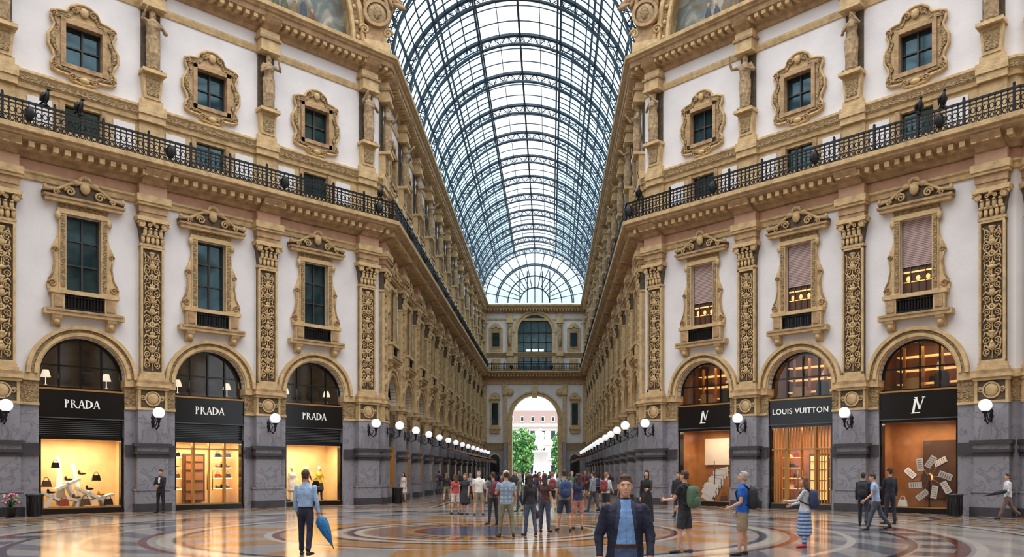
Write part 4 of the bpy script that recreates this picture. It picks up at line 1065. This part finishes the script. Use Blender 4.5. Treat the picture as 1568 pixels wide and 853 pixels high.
o,h=person('man_carrying_umbrella',1543,795,85,H=1.74,top=(198,200,205),bottom=(110,88,76),legL=(.5,.1),legR=(-.45,.35),armL=(.2,.1,1.2,0),armR=(.1,.1,1.0,0),hair=(40,35,32),curlL=1.4,vox=.012)
umbrella('umbrella',h[0]+Vector((.35,0,.08)),h[0]+Vector((-.6,-.05,-.12)),(32,34,50),.07)
person('security_guard',246,785,175,H=1.82,top=(28,28,34),bottom=(26,26,32),legL=(0,0),legR=(.02,0),armL=(.3,.15,1.0,.8),armR=(.3,.15,1.0,.8),hem=.82,paints=((lambda x,y,z,m: y>.08 and abs(x)<.04 and z>1.2 and z<1.45,colmat((225,225,230))),))
person('woman_in_white_coat',618,768,150,H=1.68,female=True,top=(225,222,225),bottom=(225,222,225),skirt=(.55,.22),sleeve='long',legs='short',hair=(40,30,28),longhair=True)
person('woman_in_red_top',697,787,20,H=1.62,female=True,top=(170,70,72),bottom=(200,190,180),legs='short',sleeve='short',longhair=True,hair=(90,55,35),stance=.1,hturn=.6)
person('woman_in_dark_dress',712,788,160,H=1.66,female=True,top=(40,42,48),bottom=(40,42,48),skirt=(.5,.22),legs='short',sleeve='short',longhair=True,hair=(120,85,55),armR=(.6,.2,1.6,.3))
person('man_in_white_tshirt',733,789,200,H=1.76,build=1.1,top=(208,210,205),bottom=(140,128,104),sleeve='short',legs='short',armL=(.4,.1,1.3,.3),hair=(150,140,130),stance=.12,hturn=-.5)
person('tourist_with_backpack',755,803,30,H=1.72,top=(92,96,108),bottom=(44,46,56),backpack=(100,44,52),sleeve='short',hair=(50,36,28),stance=.1)
person('man_in_checked_shirt',775,823,15,H=1.76,build=1.08,top=(150,168,190),bottom=(120,118,98),cap=(190,185,172),sleeve='short',vox=.011,armL=(.5,.2,1.3,.3),armR=(.1,.25,.6,0),legL=(.05,0),legR=(-.1,.1),hem=.88,stance=.12,
   paints=((lambda x,y,z,m: m.name=='cloth_150_168_190' and (int((x+2)*30)%3==0 or int(z*30)%3==0),colmat((120,140,168))),))
person('woman_in_black_top',812,820,25,H=1.66,female=True,top=(38,36,44),bottom=(74,84,106),longhair=True,hair=(45,30,25),bag=(60,40,35),vox=.011,legL=(.1,.05),legR=(-.1,.1),hturn=-.6)
person('woman_in_brown_top',834,815,-20,H=1.68,female=True,top=(72,48,50),bottom=(60,72,98),longhair=True,hair=(60,38,28),vox=.011,sleeve='short',hturn=.5,armL=(.4,.2,1.6,.4))
person('man_with_blue_backpack',864,813,10,H=1.8,top=(120,124,132),bottom=(52,58,76),legs='short',sleeve='short',backpack=(46,66,110),vox=.011,legL=(.1,0),legR=(-.08,0),stance=.12)
person('woman_in_navy_top',885,810,10,H=1.68,female=True,top=(36,44,78),bottom=(170,120,110),legs='short',sleeve='short',longhair=True,hair=(50,32,25),vox=.011,hturn=.5,armR=(.3,.3,1.9,.6))
person('woman_in_black_dress',990,803,160,H=1.78,female=True,top=(26,26,30),bottom=(26,26,30),skirt=(.1,.24),longhair=True,hair=(22,20,24),vox=.012,armL=(.4,.1,1.2,.3))
person('man_in_grey_shirt',908,783,60,H=1.74,top=(126,128,134),bottom=(60,62,70),legL=(.25,.1),legR=(-.2,.2))
person('man_in_black_jacket',1038,792,150,H=1.72,top=(34,34,40),bottom=(50,54,70))
rr=random.Random(11)
tops=[(190,190,195),(60,64,80),(120,60,60),(90,110,150),(40,40,46),(200,196,186),(80,100,80),(150,150,160),(150,110,80)]
bots=[(50,56,76),(40,40,48),(130,120,100),(70,84,110),(30,32,40)]
spots=[(745,771),(768,764),(789,777),(796,783),(806,760),(826,770),(846,781),(857,766),(876,775),(896,762),(915,768),(934,757),(820,752),(780,755),(762,749),(842,750),(868,748),(888,752),(800,747),(853,745),(684,768),(672,757),(928,789),(720,765),(703,756),(950,763),(812,764),(834,758),(774,770),(866,760),(752,757),(902,755),(791,751),(810,743),(832,742),(845,741),(823,746),(876,744),(786,744),(733,752)]
pool=[]
for k in range(16):
    fem=rr.random()<.5; sh=rr.random()<.5; st=rr.uniform(-.35,.35)
    me,_=human_mesh('pedestrian',H=1.63 if fem else 1.76,female=fem,top=rr.choice(tops),bottom=rr.choice(bots),legs='short' if rr.random()<.35 else 'long',sleeve='short' if sh else 'long',hair=rr.choice([(50,35,25),(30,24,22),(140,100,60),(150,145,140)]),longhair=fem,
      legL=(st,.1),legR=(-st,.15),armL=(-st*.7,.15,rr.uniform(.1,1.9),rr.uniform(0,.5)),armR=(st,.15,rr.uniform(.1,1.2),.1),backpack=rr.choice([None,None,(50,60,90),(120,50,50)]),bag=rr.choice([None,(70,45,35)]) if fem else None,vox=.018,stance=rr.uniform(.04,.14),hturn=rr.uniform(-.8,.8),lean=rr.uniform(-.02,.08),skirt=(.5,.21) if fem and rr.random()<.3 else None)
    pool.append(me)
for i,(px,yf) in enumerate(spots):
    d=2179/(yf-722); x=2.1+(px-843)/1245*d; o=obj('pedestrian',pool[i%16],(x,d,0),rr.choice([0,20,-30,160,180,200,90,-90,60]) *pi/180); q=rr.uniform(.94,1.05); o.scale=(q,q,q)

# ---------------------------------------------------------------- world, camera
w=bpy.data.worlds.new('overcast_sky'); sc.world=w; w.use_nodes=True; nt=w.node_tree
bg=nt.nodes['Background']; tc=nt.nodes.new('ShaderNodeTexCoord'); sp=nt.nodes.new('ShaderNodeSeparateXYZ'); nt.links.new(tc.outputs['Generated'],sp.inputs[0])
r=nt.nodes.new('ShaderNodeValToRGB'); r.color_ramp.elements[0].position=0; r.color_ramp.elements[0].color=(.86,.93,1,1); r.color_ramp.elements[1].position=1; r.color_ramp.elements[1].color=(1,.985,.96,1)
mr=nt.nodes.new('ShaderNodeMapRange'); mr.inputs[1].default_value=.2; mr.inputs[2].default_value=.9; mr.inputs[3].default_value=1.3; mr.inputs[4].default_value=4.8
nt.links.new(sp.outputs[2],r.inputs[0]); nt.links.new(sp.outputs[2],mr.inputs[0]); nt.links.new(r.outputs[0],bg.inputs[0]); nt.links.new(mr.outputs[0],bg.inputs[1])
cam=bpy.data.cameras.new('camera'); co=bpy.data.objects.new('camera',cam); sc.collection.objects.link(co)
co.location=(2.1,0,1.75); co.rotation_euler=(pi/2,0,0); cam.sensor_fit='HORIZONTAL'; cam.sensor_width=36; cam.lens=36*1245/1568
cam.shift_x=-59/1568; cam.shift_y=295.5/1568; cam.clip_end=600; sc.camera=co
print('polys',sum(len(m.polygons) for m in bpy.data.meshes))
